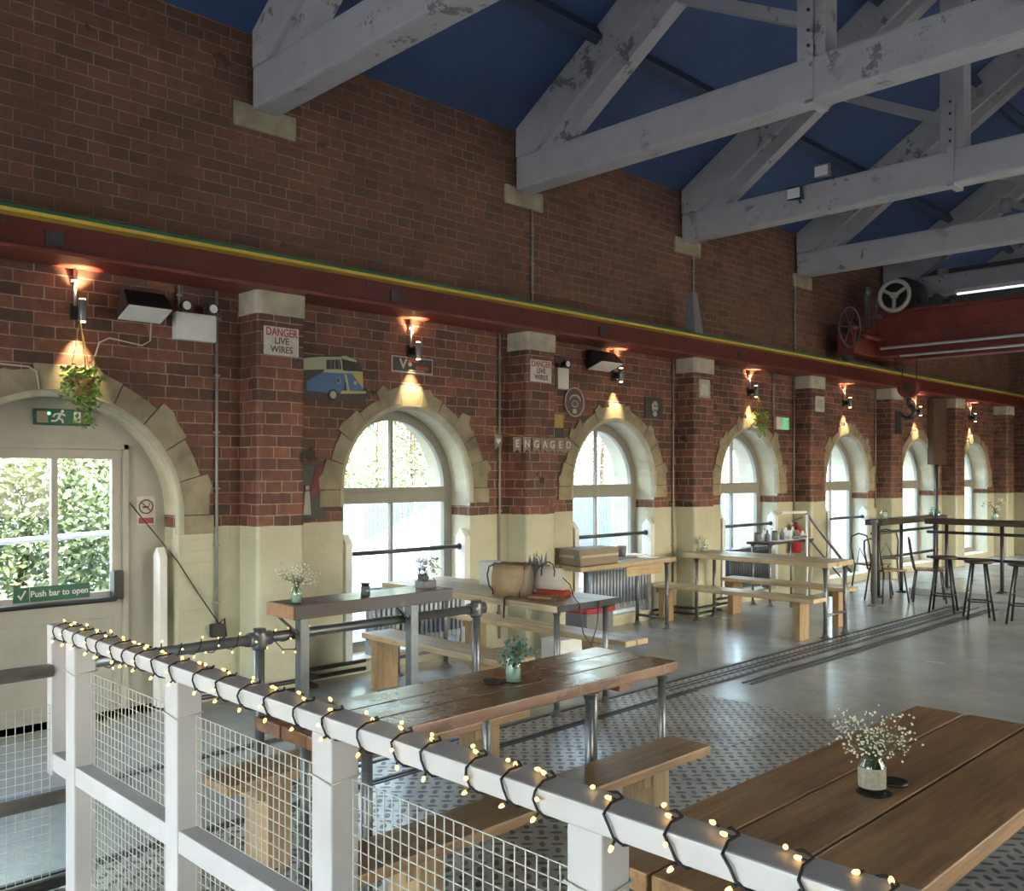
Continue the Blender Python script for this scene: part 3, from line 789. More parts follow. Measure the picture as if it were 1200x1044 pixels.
def conduit(y, z0, z1, label, x=.02, r=.012, n=4):
    b = B(); b.cyl((x, y, z0), (x, y, z1), r, 8)
    for k in range(n):
        z = z0 + (z1 - z0) * (k + .5) / n; b.box(0, x + r + .003, y - .022, y + .022, z - .008, z + .008)
    tag(mk('conduit', b, 'conduit', org=(x, y, z0)), label, 'conduit', 'vertical grey conduits on the wall')
conduit(3.45, .55, 3.22, 'vertical conduit just left of the first pillar', n=6)
conduit(3.14, 3.06, 3.22, 'short conduit above the left spot of the twin emergency light', n=1)
conduit(6.54, .1, 3.22, 'vertical conduit just left of the second pillar', n=6)
conduit(9.56, .1, 3.22, 'vertical conduit just left of the third pillar', n=6)
conduit(7.02, 3.55, 4.75, 'vertical conduit on the upper wall under the second corbel stone')
conduit(10.0, 4.0, 4.62, 'vertical conduit on the upper wall running down to the grey bracket')
conduit(12.62, .9, 3.22, 'vertical conduit beside the fourth pillar above the fire extinguisher')
conduit(12.64, 3.5, 4.7, 'vertical conduit on the upper wall under the fourth corbel stone')
conduit(15.42, 1.2, 3.22, 'thin vertical conduit by the fifth pillar')
conduit(12.02, 2.6, 3.22, 'short conduit down to the small exit sign', n=2)
conduit(7.08, .1, 2.5, 'thin pale conduit just right of the second pillar', r=.007)
for (pts, lab) in (([(.02, 2.52, 2.62), (.02, 2.55, 2.72), (.02, 2.62, 2.76), (.02, 2.86, 2.73), (.02, 2.92, 2.77), (.02, 2.93, 2.95)], 'bent white cable from the floodlight towards the hanging plant'),
                   ([(.02, 1.7, 2.52), (.02, 2.08, 2.51), (.02, 2.13, 2.48), (.02, 2.15, 2.36)], 'white cable running down to the top of the door arch'),
                   ([(.05, 3.45, .61), (.018, 3.3, .85), (.016, 3.135, 1.11), (-.235, 2.87, 1.56)], 'dark cable slanting from the door frame down to the conduit foot')):
    tag(mk('cable', B().tube(pts, .006 if 'white' in lab else .005, 6), 'wire' if 'white' in lab else 'black', org=pts[0]), lab, 'cable')
b = B(); b.box(0, .06, 3.40, 3.50, .50, .60); b.tube([(.03, 3.44, .58), (.05, 3.5, .64), (.04, 3.52, .5), (.05, 3.42, .45)], .008, 6); tag(mk('junction_box', b, 'black', org=(.03, 3.45, .5)), 'small black junction box at the foot of the conduit beside the door', 'junction box')

def plaque(name, y0, y1, z0, z1, mat, label, cat, x=0., th=.012):
    t = thing(name, (x, (y0+y1)/2, z0), label, cat)
    mk('plate', B().box(x, x + th, y0, y1, z0, z1), mat, t, bevel=.002); return t
for i, y in enumerate((3.865, 6.87)):
    t = plaque('danger_sign', y - .155, y + .155, 2.72, 2.945, 'sign_white', 'white sign reading DANGER LIVE WIRES on the %s brick pillar' % ('nearest', 'second')[i], 'sign', .281)
    t['group'] = 'danger signs on the pillars'
    wall_text('lettering', 'DANGER', .088, (.294, y, 2.90), 'sign_red', t, .80, .001)
    wall_text('lettering', 'LIVE', .074, (.294, y, 2.833), 'sign_dark', t, .95, .001)
    wall_text('lettering', 'WIRES', .074, (.294, y, 2.765), 'sign_dark', t, .95, .001)
t = plaque('pillar_notice', 9.73, 9.97, 2.73, 2.96, 'pale_print', 'faded pale notice on the third brick pillar', 'notice', .281); mk('print', B().box(.293, .295, 9.76, 9.94, 2.76, 2.90), 'cream', t)
t = plaque('pillar_notice', 12.76, 13.03, 2.70, 2.93, 'sign_white', 'pale notice with a bent corner on the fourth pillar', 'notice', .281); mk('print', B().box(.293, .295, 12.80, 12.98, 2.75, 2.88), 'pale_print', t)
t = plaque('pillar_notice', 15.6, 15.84, 2.45, 2.85, 'soft_black', 'dark notice on the fifth pillar', 'notice', .281)
# dark plaque with V behind the first window lamp
t = plaque('framed_plaque', 5.17, 5.66, 2.72, 2.87, 'pale_print', 'black plaque with letter V and red print below the first window lamp', 'plaque', .0)
mk('print_area', B().box(.012, .016, 5.185, 5.645, 2.733, 2.857), 'soft_black', t)
wall_text('lettering', 'V', .13, (.018, 5.30, 2.795), 'pale_print', t, 1.1, .002)
b = B(); b.box(.016, .019, 5.45, 5.60, 2.757, 2.79); b.box(.016, .018, 5.36, 5.48, 2.825, 2.845); mk('red_print', b, 'sign_red', t)
b = B(); b.lathe((.016, 5.38, 2.80), [(.02, 0), (.02, .004)], 14, 'x'); b.box(.016, .018, 5.36, 5.56, 2.742, 2.748); mk('pale_print', b, 'pale_print', t)
# round badge
t = thing('round_badge', (0, 7.70, 2.44), 'round brown wall badge with a pale rim right of the second pillar', 'badge')
b = B(); b.lathe((0, 7.70, 2.575), [(.165, 0), (.165, .012)], 32, 'x'); mk('disc', b, 'sign_dark', t)
b = B(); b.tube([(.014, 7.70 + .158*math.cos(k*PI/16), 2.575 + .158*math.sin(k*PI/16)) for k in range(32)], .010, 6, closed=True); mk('rim', b, 'pale_print', t)
b = B(); b.tube([(.016, 7.70 + .09*math.cos(k*PI/12), 2.59 + .06*math.sin(k*PI/12)) for k in range(13)], .014, 6); b.tube([(.016, 7.70 + .05*math.cos(k*PI/8), 2.555 + .035*math.sin(k*PI/8)) for k in range(16)], .009, 6, closed=True); b.box(.012, .018, 7.67, 7.73, 2.45, 2.50); mk('emblem', b, 'pale_print', t)
# black square sign with pale face
t = plaque('square_sign', 8.99, 9.35, 2.45, 2.715, 'soft_black', 'black square sign with a pale oval figure left of the third pillar', 'sign')
b = B(); b.ball((.014, 9.19, 2.60), .075, 2, (.12, .9, 1.)); b.ball((.014, 9.19, 2.51), .04, 2, (.12, 1.1, .8)); mk('figure', b, 'pale_print', t)
b = B(); b.ball((.026, 9.165, 2.61), .014, 1, (.3, 1, 1)); b.ball((.026, 9.215, 2.61), .014, 1, (.3, 1, 1)); b.box(.02, .03, 9.16, 9.22, 2.545, 2.558); mk('dark_detail', b, 'soft_black', t)
# narrow posters
t = plaque('narrow_poster', 7.36, 7.53, 2.10, 2.44, 'soft_black', 'narrow poster, ochre above and dark below, beside the second pillar', 'poster'); mk('ochre_panel', B().box(.012, .014, 7.37, 7.52, 2.28, 2.43), 'gold', t)
t = plaque('print_board', 4.13, 4.46, 1.40, 1.86, 'soft_black', 'dark and red print board on the wall left of the first window', 'poster')
b = B(); b.prism([(4.30, 1.60), (4.45, 1.62), (4.45, 1.84), (4.36, 1.855)], lambda a, q, t_: (t_, a, q), .012, .016); mk('red_panel', b, 'soft_red', t)
b = B(); b.lathe((.016, 4.27, 1.66), [(.022, 0), (.02, .01)], 10, 'x'); b.prism([(4.235, 1.43), (4.31, 1.43), (4.295, 1.63), (4.25, 1.63)], lambda a, q, t_: (t_, a, q), .012, .02); b.prism([(4.16, 1.42), (4.21, 1.42), (4.20, 1.6), (4.17, 1.6)], lambda a, q, t_: (t_, a, q), .012, .018); mk('figures', b, 'pale_print', t)
# camper van cut-out sign
V = thing('camper_van_sign', (0, 4.56, 2.42), 'cut out wall picture of a blue and cream camper van right of the first pillar', 'wall picture')
yv = lambda a: 4.20 + a * .70; zv = lambda q: 2.39 + q * .44
def flat(name, poly, mat, l):
    b = B(); b.prism([(yv(a), zv(q)) for a, q in poly], lambda a, q, t_: (t_, a, q), .0 if l == 0 else .012, .012 + l * .0025); return mk(name, b, mat, V)
flat('backing', [(.0, .12), (.04, .08), (.5, .04), (.95, .10), (.99, .2), (1.0, .35), (.94, .40), (.93, .66), (.88, .85), (.72, .97), (.55, .98), (.0, .86)], 'soft_black', 0)
flat('roof', [(.0, .60), (.36, .66), (.62, .68), (.60, .94), (.30, .90), (.0, .82)], 'van_cream', 1)
flat('roof_front', [(.62, .90), (.82, .86), (.84, .90), (.66, .97), (.60, .955)], 'van_cream', 1)
flat('windscreen', [(.64, .66), (.84, .68), (.80, .86), (.62, .89)], 'black', 2)
flat('side_window', [(.38, .67), (.60, .69), (.58, .88), (.38, .85)], 'black', 2)
flat('side_body', [(.10, .22), (.46, .20), (.62, .22), (.68, .62), (.38, .66), (.10, .40)], 'van_blue', 1)
flat('waistline', [(.34, .60), (.68, .62), (.92, .64), (.92, .68), (.66, .68), (.34, .655)], 'van_cream', 2)
flat('front_panel', [(.68, .62), (.92, .64), (.93, .30), (.66, .26)], 'van_blue', 2)
flat('front_vee', [(.74, .645), (.92, .655), (.93, .34), (.86, .44)], 'van_yellow', 3)
flat('front_stripe', [(.64, .60), (.67, .60), (.72, .27), (.69, .27)], 'van_cream', 3)
flat('bumper', [(.58, .20), (.97, .245), (.97, .29), (.60, .265)], 'van_yellow', 3)
b = B(); b.lathe((.012, yv(.475), zv(.17)), [(.052, 0), (.052, .010)], 18, 'x'); mk('tyre', b, 'black', V)
b = B(); b.lathe((.02, yv(.47), zv(.17)), [(.036, 0), (.03, .008)], 16, 'x'); mk('hubcap', b, 'pale_print', V)
b = B(); b.tube([(.02, yv(.54) + .026*math.cos(k*PI/8), zv(.46) + .028*math.sin(k*PI/8)) for k in range(16)], .006, 5, closed=True); b.lathe((.012, yv(.80), zv(.44)), [(.02, 0), (.02, .012)], 12, 'x'); mk('headlamp_ring', b, 'pale_print', V)
b = B()
for a in (.44, .50, .56): b.box(.012, .02, yv(a) - .002, yv(a) + .002, zv(.68), zv(.86))
mk('window_pillar', b, 'van_cream', V)

# bunting
bt = thing('letter_bunting', (.29, 6.8, 2.03), 'brown pennant bunting with heart and letters ENGAGED across the second pillar', 'bunting')
b = B(); b.tube([(.02, 6.16, 2.25), (.33, 6.28, 2.18), (.335, 6.6, 2.145), (.335, 6.9, 2.14), (.33, 7.2, 2.15), (.02, 7.62, 2.2)], .003, 5); mk('string', b, 'gold', bt)
def pennant(x, y, z, ch, ax=(0, 1, 0), w=.105, h=.155):
    a = Vector(ax); p = Vector((x, y, z)); b = B(); q = [p - a*w/2, p + a*w/2, p + a*w*.42 + Vector((0,0,-h)), p + Vector((0,0,-h*.78)), p - a*w*.42 + Vector((0,0,-h))]
    nrm = a.cross(Vector((0,0,1))); b.prism([(0,0)]*0 or [(i, 0) for i in range(5)], lambda i, _, t_: q[int(i)] + nrm * t_, 0, .003)
    pn = mk('pennant', b, 'taupe', bt)
    if ch is None:
        hp = []
        for k in range(20):
            th = 2*PI*k/20; hp.append((.0021*16*math.sin(th)**3, .0021*(13*math.cos(th)-5*math.cos(2*th)-2*math.cos(3*th)-math.cos(4*th))))
        b = B(); c0 = p + Vector((0,0,-h*.42)); b.prism(hp, lambda u, v, t_: c0 + a*u + Vector((0,0,v)) + nrm*t_, .004, .006); mk('heart', b, 'sign_white', pn)
        return
    me = text_poly(ch, .105, .001); c0 = p + Vector((0,0,-h*.43)); off = origin_of(pn)
    for v in me.vertices:
        u, v2, t_ = v.co; v.co = c0 + a*u + Vector((0,0,v2)) + nrm*(.005 + t_) - off
    me.materials.clear(); me.materials.append(M['sign_white']); me.name = 'letter'
    o = bpy.data.objects.new('letter', me); C.objects.link(o); o.parent = pn
pennant(.335, 6.215, 2.165, None)
for y_, ch in zip((6.475, 6.615, 6.75, 6.875, 6.985, 7.11, 7.235), 'ENGAGED'): pennant(.337, y_, 2.143, ch, w=.12)

# fire extinguisher
fe = thing('fire_extinguisher', (.11, 12.50, .62), 'red fire extinguisher hung on the cream wall beyond the third window', 'fire extinguisher')
b = B(); b.lathe((.11, 12.50, .62), [(.06, 0), (.078, .02), (.078, .34), (.05, .40), (.02, .42)], 16); mk('cylinder', b, 'ext_red', fe)
b = B(); b.cyl((.11, 12.50, 1.03), (.11, 12.50, 1.07), .018); b.bar((.11, 12.40, 1.08), (.2, 12.52, 1.14), .02, .02); b.tube([(.11, 12.46, 1.05), (.16, 12.42, 1.0), (.19, 12.42, .8)], .012, 6); mk('valve', b, 'black', fe)
b = B(); b.box(0, .05, 12.46, 12.54, .8, .86); mk('bracket', b, 'pipe_dark', fe)

# radiators
def radiator(y0, y1, z0, z1, x, n, mat, label):
    t = thing('radiator', (x, (y0+y1)/2, 0), label, 'radiator', 'column radiators under the windows')
    w = (y1 - y0) / n; b = B()
    for k in range(n):
        yc = y0 + w * (k + .5)
        for dx in (-.045, .0, .045): b.tube([(x+dx, yc, z0+.02), (x+dx, yc, z1-.02)], .019, 8)
        b.box(x-.065, x+.065, yc - w*.42, yc + w*.42, z0, z0+.05); b.box(x-.065, x+.065, yc - w*.42, yc + w*.42, z1-.05, z1)
    mk('columns', b, mat, t)
    for s_ in (0, 1):
        yc = y0 + w*.5 if not s_ else y1 - w*.5
        b = B(); b.box(x-.06, x+.06, yc-.02, yc+.02, .127, z0+.01); mk('foot', b, mat, t)
    b = B(); b.tube([(x, y1, z0+.03), (x, y1+.04, z0+.03), (x, y1+.04, .127)], .012, 8); mk('valve_pipe', b, 'pipe', t)
radiator(4.98, 6.05, .20, .74, -.09, 19, 'radiator', 'blue grey column radiator in front of the first arched window')
radiator(8.02, 9.10, .20, .70, -.09, 18, 'radiator', 'blue grey column radiator behind the table in front of the second window')
radiator(10.95, 12.05, .20, .74, -.09, 20, 'radiator_dark', 'dark charcoal radiator in front of the third arched window')
b = B()
for z in (.05, .12):
    b.tube([(.06, 3.2, z), (.06, 3.56, z), (.34, 3.60, z), (.34, 4.16, z), (.06, 4.2, z), (.06, 4.84, z)], .018, 8)
tag(mk('heating_pipes', b, 'pipe_dark', org=(.1, 4, 0)), 'pair of dark heating pipes along the foot of the wall round the first pillar', 'pipes')
b = B()
for z in (.05, .12): b.tube([(.06, 9.1, z), (.06, 9.55, z), (.34, 9.6, z), (.34, 10.14, z), (.06, 10.2, z), (.06, 10.8, z)], .016, 8)
tag(mk('heating_pipes', b, 'pipe_dark', org=(.1, 10, 0)), 'pair of dark heating pipes round the foot of the third pillar', 'pipes')

# ------------------------------------------------------------------ tables and benches
def pipe_leg(t, x, y, z1, r=.022, mat='pipe'):
    b = B(); b.cyl((x, y, .01), (x, y, z1), r, 12); b.lathe((x, y, 0), [(.052, 0), (.052, .008), (.03, .02), (.028, .05)], 14); b.lathe((x, y, z1 - .03), [(.028, 0), (.03, .02), (.05, .024), (.05, .03)], 14)
    return mk('leg', b, mat, t)
def planks(b, x0, x1, y0, y1, z0, z1, cuts, axis, gap=.004):
    """cuts: inner boundaries across the width; axis: board direction"""
    if axis == 'y':
        xs_ = [x0] + cuts + [x1]
        for i, (a, c_) in enumerate(zip(xs_, xs_[1:])): b.box(a + (gap if i else 0), c_, y0 + .004 * (i % 2), y1 - .006 * ((i + 1) % 2), z0, z1)
    else:
        ys_ = [y0] + cuts + [y1]
        for i, (a, c_) in enumerate(zip(ys_, ys_[1:])): b.box(x0 + .004 * (i % 2), x1 - .006 * ((i + 1) % 2), a + (gap if i else 0), c_, z0, z1)
def table(name, x0, x1, y0, y1, ztop, th, cuts, axis, mat, legs, label, stretch=(), battens=(), lr=.022):
    t = thing(name, ((x0+x1)/2, (y0+y1)/2, 0), label, 'table')
    b = B(); planks(b, x0, x1, y0, y1, ztop - th, ztop, cuts, axis, .011 if mat == 'oak_mid' else .005); mk('tabletop', b, mat, t, bevel=.006)
    for (lx, ly) in legs: pipe_leg(t, lx, ly, ztop - th, lr)
    for (p, q) in stretch:
        mk('stretcher', B().cyl(p, q, .016, 10), 'pipe', t)
    for bb in battens: mk('batten', B().box(*bb), mat, t, bevel=.003)
    return t
def bench(x0, x1, y0, y1, ztop, th, axis, mat, legs, label, boards=1):
    t = thing('bench', ((x0+x1)/2, (y0+y1)/2, 0), label, 'bench', 'plank benches beside the tables')
    b = B(); cuts = [] if boards == 1 else ([(x0+x1)/2] if axis == 'y' else [(y0+y1)/2]); planks(b, x0, x1, y0, y1, ztop - th, ztop, cuts, axis); mk('seat', b, mat, t, bevel=.007)
    for (a0, a1, b0, b1) in legs:
        l_ = mk('leg', B().box(a0, a1, b0, b1, 0, ztop - th), 'pine_z', t, bevel=.004)
        bb = B()
        if axis == 'y': bb.box(a0 + .015, a1 - .015, b0 - .05, b0, ztop - th - .07, ztop - th)
        else: bb.box(a0 - .05, a0, b0 + .015, b1 - .015, ztop - th - .07, ztop - th)
        mk('cleat', bb, 'pine_z', t, bevel=.003)
    return t
# A: dark varnished table in the middle foreground
TA = table('dining_table', 3.36, 3.93, 1.92, 4.10, .78, .055, [3.55, 3.74], 'y', 'oak_dark', [(3.90, 3.40), (3.89, 4.00), (3.44, 3.15), (3.42, 2.12), (3.86, 2.12), (3.42, 4.0)],
      'dark glossy reddish brown plank table on pipe legs behind the fairy light railing', battens=[(3.38, 3.91, 3.62, 3.72, .69, .724), (3.38, 3.91, 2.3, 2.4, .69, .724)])
bench(3.99, 4.24, 1.78, 3.94, .43, .045, 'y', 'bench_y', [(4.02, 4.21, 3.50, 3.62), (4.02, 4.21, 2.1, 2.22)], 'brown plank bench on the camera side of the dark glossy table')
bench(2.84, 3.12, 1.92, 3.80, .43, .045, 'y', 'bench_y', [(2.88, 3.09, 3.46, 3.58), (2.90, 3.11, 2.12, 2.24)], 'brown plank bench on the wall side of the dark glossy table')
# B: foreground right
TB = table('dining_table', 5.20, 5.92, 1.86, 4.05, .78, .055, [5.40, 5.635], 'y', 'oak_mid', [(5.28, 3.9), (5.84, 3.9), (5.28, 2.05), (5.84, 2.05)], 'broad brown three plank table at the bottom right corner', battens=[(5.24, 5.88, 2.2, 2.3, .69, .724)])
# C
TC = table('dining_table', .20, 2.30, 4.92, 5.64, .82, .05, [5.16, 5.40], 'x', 'pine_x', [(2.22, 5.00), (2.22, 5.56), (.32, 5.00), (.32, 5.56)], 'pale pine table carrying the two handbags in front of the first window',
      stretch=[((2.22, 5.00, .16), (2.22, 5.56, .16)), ((.32, 5.00, .16), (.32, 5.56, .16))])
mk('end_trim', B().box(2.301, 2.315, 4.92, 5.64, .775, .822), 'black', TC, bevel=.002)
bench(.48, 2.20, 4.50, 4.80, .46, .045, 'x', 'pine_x', [(.56, .64, 4.54, 4.76), (1.80, 1.88, 4.54, 4.76)], 'pale pine bench on the camera side of the handbag table')
bench(.16, 2.30, 5.72, 6.00, .46, .045, 'x', 'pine_x', [(.36, .44, 5.76, 5.96), (1.84, 1.92, 5.76, 5.96)], 'pale pine bench on the far side of the handbag table', 2)
# E
TE = table('side_table', .06, .60, 7.13, 8.80, .82, .05, [.30], 'y', 'pine_y', [(.54, 8.70), (.12, 8.70), (.54, 7.28), (.12, 7.28)], 'rustic pine table with the carton standing against the second window',
      stretch=[((.12, 8.70, .12), (.54, 8.70, .12))])
mk('apron', B().box(.575, .59, 7.9, 8.55, .66, .768), 'pine_y', TE, bevel=.002)
# D
TD = table('dining_table', .31, 2.17, 9.36, 9.98, .82, .055, [9.57, 9.78], 'x', 'pine_x', [(2.10, 9.43), (2.10, 9.90), (.44, 9.45), (.40, 9.90)], 'long pale pine table in front of the third arched window',
      stretch=[((2.10, 9.43, .24), (2.10, 9.90, .24)), ((.44, 9.45, .13), (.40, 9.90, .13))])
bench(.10, 2.18, 9.02, 9.30, .46, .045, 'x', 'pine_x', [(.16, .24, 9.06, 9.26), (1.92, 2.0, 9.06, 9.26)], 'long honey coloured bench on the camera side of the third window table')
bench(.32, 2.0, 10.16, 10.46, .46, .045, 'x', 'pine_x', [(.40, .48, 10.20, 10.42), (1.80, 1.88, 10.20, 10.42)], 'pale bench on the far side of the third window table')
# F: narrow dark table by window 3 with bottles
TF = table('narrow_table',   .16, .50, 11.05, 12.30, .86, .035, [], 'y', 'dark_wood', [(.46, 12.2), (.46, 11.15), (.2, 12.2), (.2, 11.15)], 'narrow dark table holding a row of small bottles under the third window', lr=.015)
mk('cloth', B().box(.17, .49, 11.3, 12.29, .861, .868), 'white', TF)
rnd = random.Random(5)
for k in range(12):
    y = 11.12 + k * .098; x = .28 + (k % 2) * .10; h = rnd.uniform(.09, .16); dark = k in (0, 3)
    t = thing('small_bottle' if k % 3 else 'small_jar', (x, y, .868), 'tiny glass bottle or jar in the row on the narrow dark table', 'bottle', 'small bottles on the narrow dark table')
    b = B(); r = .035 if k % 3 else .042
    b.lathe((x, y, .868), [(r, 0), (r, h*.6), (r*.4, h*.8), (r*.4, h)] if k % 3 else [(r, 0), (r, h*.7), (r*.85, h*.75)], 10); mk('body', b, 'steel_grey' if dark or k % 4 == 1 else 'white', t)
    b = B(); b.lathe((x, y, .868 + (h if k % 3 else h*.75)), [(r*.45 if k % 3 else r*.85, 0), (r*.4 if k % 3 else r*.85, .015)], 10); mk('lid', b, 'black' if dark else 'gold', t)

# ------------------------------------------------------------------ pipe rail with mahogany shelf
pr = thing('pipe_railing', (2.01, 3.1, 0), 'grey scaffold pipe railing standing between the door and the handbag table', 'railing')
XP = 2.01; ZP = .83
mk('rail_pipe', B().cyl((XP, 1.72, ZP), (XP, 4.37, ZP), .030, 14), 'pipe', pr)
for y in (2.70, 4.39):
    b = B(); b.cyl((XP, y, 0.01), (XP, y, ZP + .0), .030, 14); b.lathe((XP, y, 0), [(.08, 0), (.08, .01), (.045, .02), (.042, .07)], 16)
    p = mk('post', b, 'pipe', pr)
    b = B(); b.lathe((XP, y, ZP - .06), [(.040, 0), (.044, .02), (.044, .09), (.036, .12)], 16); b.lathe((XP, y, ZP), [(.042, -.07), (.042, .07)], 14, 'y'); mk('fitting', b, 'pipe', p)
sh = thing('shelf_bar', (2.09, 3.38, 0), 'long mahogany shelf on two square steel posts above the pipe railing', 'shelf')
b = B(); b.box(1.95, 2.24, 2.79, 3.97, .95, 1.03); mk('shelf_board', b, 'shelf', sh, bevel=.003)
mk('end_board', B().box(1.952, 2.238, 2.781, 2.789, .953, 1.027), 'cut', sh)
for y in (2.94, 3.76):
    b = B(); b.box(2.05, 2.11, y - .03, y + .03, 0, .95); p = mk('post', b, 'pipe', sh, bevel=.003)
    b = B(); b.bar((2.08, y - .03, .84), (2.08, y - .15, .95), .03, .01); mk('brace', b, 'pipe_dark', p)

# ------------------------------------------------------------------ foreground railing
fr = thing('mesh_railing', (4.5, 1.42, 0), 'grey white steel railing with wire mesh panels across the foreground', 'railing')
RY0, RY1 = 1.36, 1.452; RZ = 1.138; RB = 1.088
mk('handrail', B().box(2.60, 6.9, RY0, RY1, RB, RZ), 'rail', fr, bevel=.006)
for (a, c_, z0) in ((2.60, 2.655, .50), (2.82, 2.92, 0), (3.755, 3.85, 0), (4.66, 4.755, 0), (5.58, 5.67, 0), (6.5, 6.6, 0)):
    mk('post', B().box(a, c_ , RY0 + .001, RY1 - .004, z0, RB + .001), 'rail', fr, bevel=.006)
    if z0 == 0:
        mk('tie_wire', B().tube([(a - .003, RY0 - .003, .975), (c_ + .003, RY0 - .003, .965), (c_ + .004, RY1, .975), (a - .003, RY1, .975)], .003, 6, closed=True), 'wire', fr)
PX = [(2.655, 2.82), (2.92, 3.755), (3.85, 4.66), (4.755, 5.58), (5.67, 6.5)]
for i, (a, c_) in enumerate(PX): mk('mid_rail', B().box(a - .002, c_ + .002, RY0 + .005, RY1 - .015, .52, .595), 'rail', fr, bevel=.004)
P_ = .0335
for (a, c_) in PX[1:]:
    for (z0, z1) in ((.60, .965), (.04, .515)):
        b = B(); y = 1.425; n = int((c_ - a) / P_)
        for k in range(n + 1): x = a + .008 + k * (c_ - a - .016) / n; b.box(x - .0013, x + .0013, y - .0013, y + .0013, z0, z1)
        m = int((z1 - z0) / P_)
        for k in range(m + 1): z = z0 + k * (z1 - z0) / m; b.box(a, c_, y + .0013, y + .0039, z - .0013, z + .0013)
        mk('mesh_panel', b, 'wire', fr)
mk('kick_rail', B().box(2.92, 6.5, RY0 + .02, RY1 - .02, .0, .04), 'rail', fr)
# left return barrier
lb = thing('pipe_barrier', (2.66, .2, 0), 'galvanised pipe barrier with wire mesh at the lower left edge', 'railing')
XB = 2.64
mk('top_pipe', B().cyl((XB, -1.4, .945), (XB, 1.37, .945), .03, 12), 'conduit', lb)
mk('middle_pipe', B().cyl((XB, -1.4, .40), (XB, 1.46, .40), .03, 12), 'conduit', lb)
mk('lower_pipe', B().cyl((XB, -1.4, .04), (XB, 1.46, .04), .026, 12), 'pipe', lb)
for y in (-1.38, .05): mk('post', B().cyl((XB, y, 0), (XB, y, .945), .03, 12), 'pipe', lb)
for (z0, z1) in ((.42, .80), (.07, .37)):
    b = B(); y0, y1 = -1.4, 1.36; n = int((y1 - y0) / P_)
    for k in range(n + 1): y = y0 + k * (y1 - y0) / n; b.box(XB - .0013, XB + .0013, y - .0013, y + .0013, z0, z1)
    m = int((z1 - z0) / P_)
    for k in range(m + 1): z = z0 + k * (z1 - z0) / m; b.box(XB + .0013, XB + .0039, y0, y1, z - .0013, z + .0013)
    mk('mesh_panel', b, 'wire', lb)

# ------------------------------------------------------------------ fairy lights
def bulb(parent, p, d):
    b = B(); d = Vector(d).normalized(); p = Vector(p); b.tube([p, p + d * .011], .0030, 6)
    bs = mk('bulb_holder', b, 'black', parent)
    b = B(); b.tube([p + d * .011, p + d * .014, p + d * .020, p + d * .024], [.0030, .0047, .0042, .002], 8); mk('bulb', b, 'bulb', parent)
rnd = random.Random(11)
fl = thing('fairy_lights', (4.5, 1.41, 1.138), 'black cable of warm fairy lights wound round the handrail in the foreground', 'string lights')
wr = [2.70, 2.80, 2.93, 3.06, 3.17, 3.30, 3.42, 3.53, 3.66, 3.80, 3.98, 4.13, 4.28, 4.42, 4.58, 4.72, 4.88, 5.02, 5.13, 5.29, 5.40, 5.50, 5.68, 5.82, 5.94, 6.08, 6.22]
e = .006; pts = []; bulbs = []
for i, x in enumerate(wr):
    n = wr[i+1] if i + 1 < len(wr) else x + .13
    j = rnd.uniform(-.012, .012); g = rnd.uniform(.005, .02)
    zf, zb, yf, yb = RZ + e, RB - e, RY0 - e, RY1 + e
    top0 = (x - .02, yf + .05, zf)
    seq = [(x - .012, yb - .03, zf), (x - .010, yf + .035, zf), (x, yf, RZ - .004), (x + .006 + j, yf - .004, 1.118), (x + .015 + j, yf, 1.096), (x + .028 + j, yf + .012, zb), (x + .05, yb - .02, zb - g), (x + .055, yb, 1.11), ((x + n) / 2, yb, RZ - .01), (n - .04, yb - .012, zf)]
    pts += seq
    bulbs.append(((x - .012, yf + .055, zf), (rnd.uniform(-1, -.2), rnd.uniform(-.6, .6), rnd.uniform(.05, .35))))
    bulbs.append(((x + .018 + j, yf, 1.092), (rnd.uniform(-.8, .8), -.5, -.6)))
    bulbs.append((((x + n) / 2, yb - .02, zf), (rnd.uniform(-.8, .8), rnd.uniform(-1, -.1), rnd.uniform(.05, .5))))
    if i % 2: bulbs.append(((x + .003, yf - .002, 1.12), (rnd.uniform(.3, 1), -.6, rnd.uniform(-.3, .3))))
sm = []
for a, c_ in zip(pts, pts[1:]):
    sm.append(a); sm.append(tuple((u + v) / 2 for u, v in zip(a, c_)))
sm.append(pts[-1])
mk('cable', B().tube(sm, .0030, 6), 'rubber', fl)
for p, d_ in bulbs: bulb(fl, p, d_)
f2 = thing('fairy_lights', (XP, 2.4, ZP), 'warm fairy lights wound round the scaffold pipe railing behind', 'string lights')
pts = []; bl = []
for i in range(120):
    y = 1.76 + i * .0110; a = i * .62; r = .037 + .004 * math.sin(i)
    pts.append((XP + r * math.cos(a), y, ZP + r * math.sin(a)))
    if i % 4 == 1:
        dv = (math.cos(a), rnd.uniform(-.5, .5), math.sin(a) - .2); bl.append((pts[-1], dv))
mk('cable', B().tube(pts, .0028, 6), 'rubber', f2)
for p, d_ in bl: bulb(f2, p, d_)
b = B(); drop = [(XP + .04, 2.76, ZP), (XP + .05, 2.82, ZP - .07), (XP + .05, 2.90, ZP - .08), (XP + .04, 2.98, ZP - .02)]; b.tube(drop, .003, 6); mk('loose_loop', b, 'rubber', f2)
for p in drop[1:3]: bulb(f2, p, (0, .3, -1))

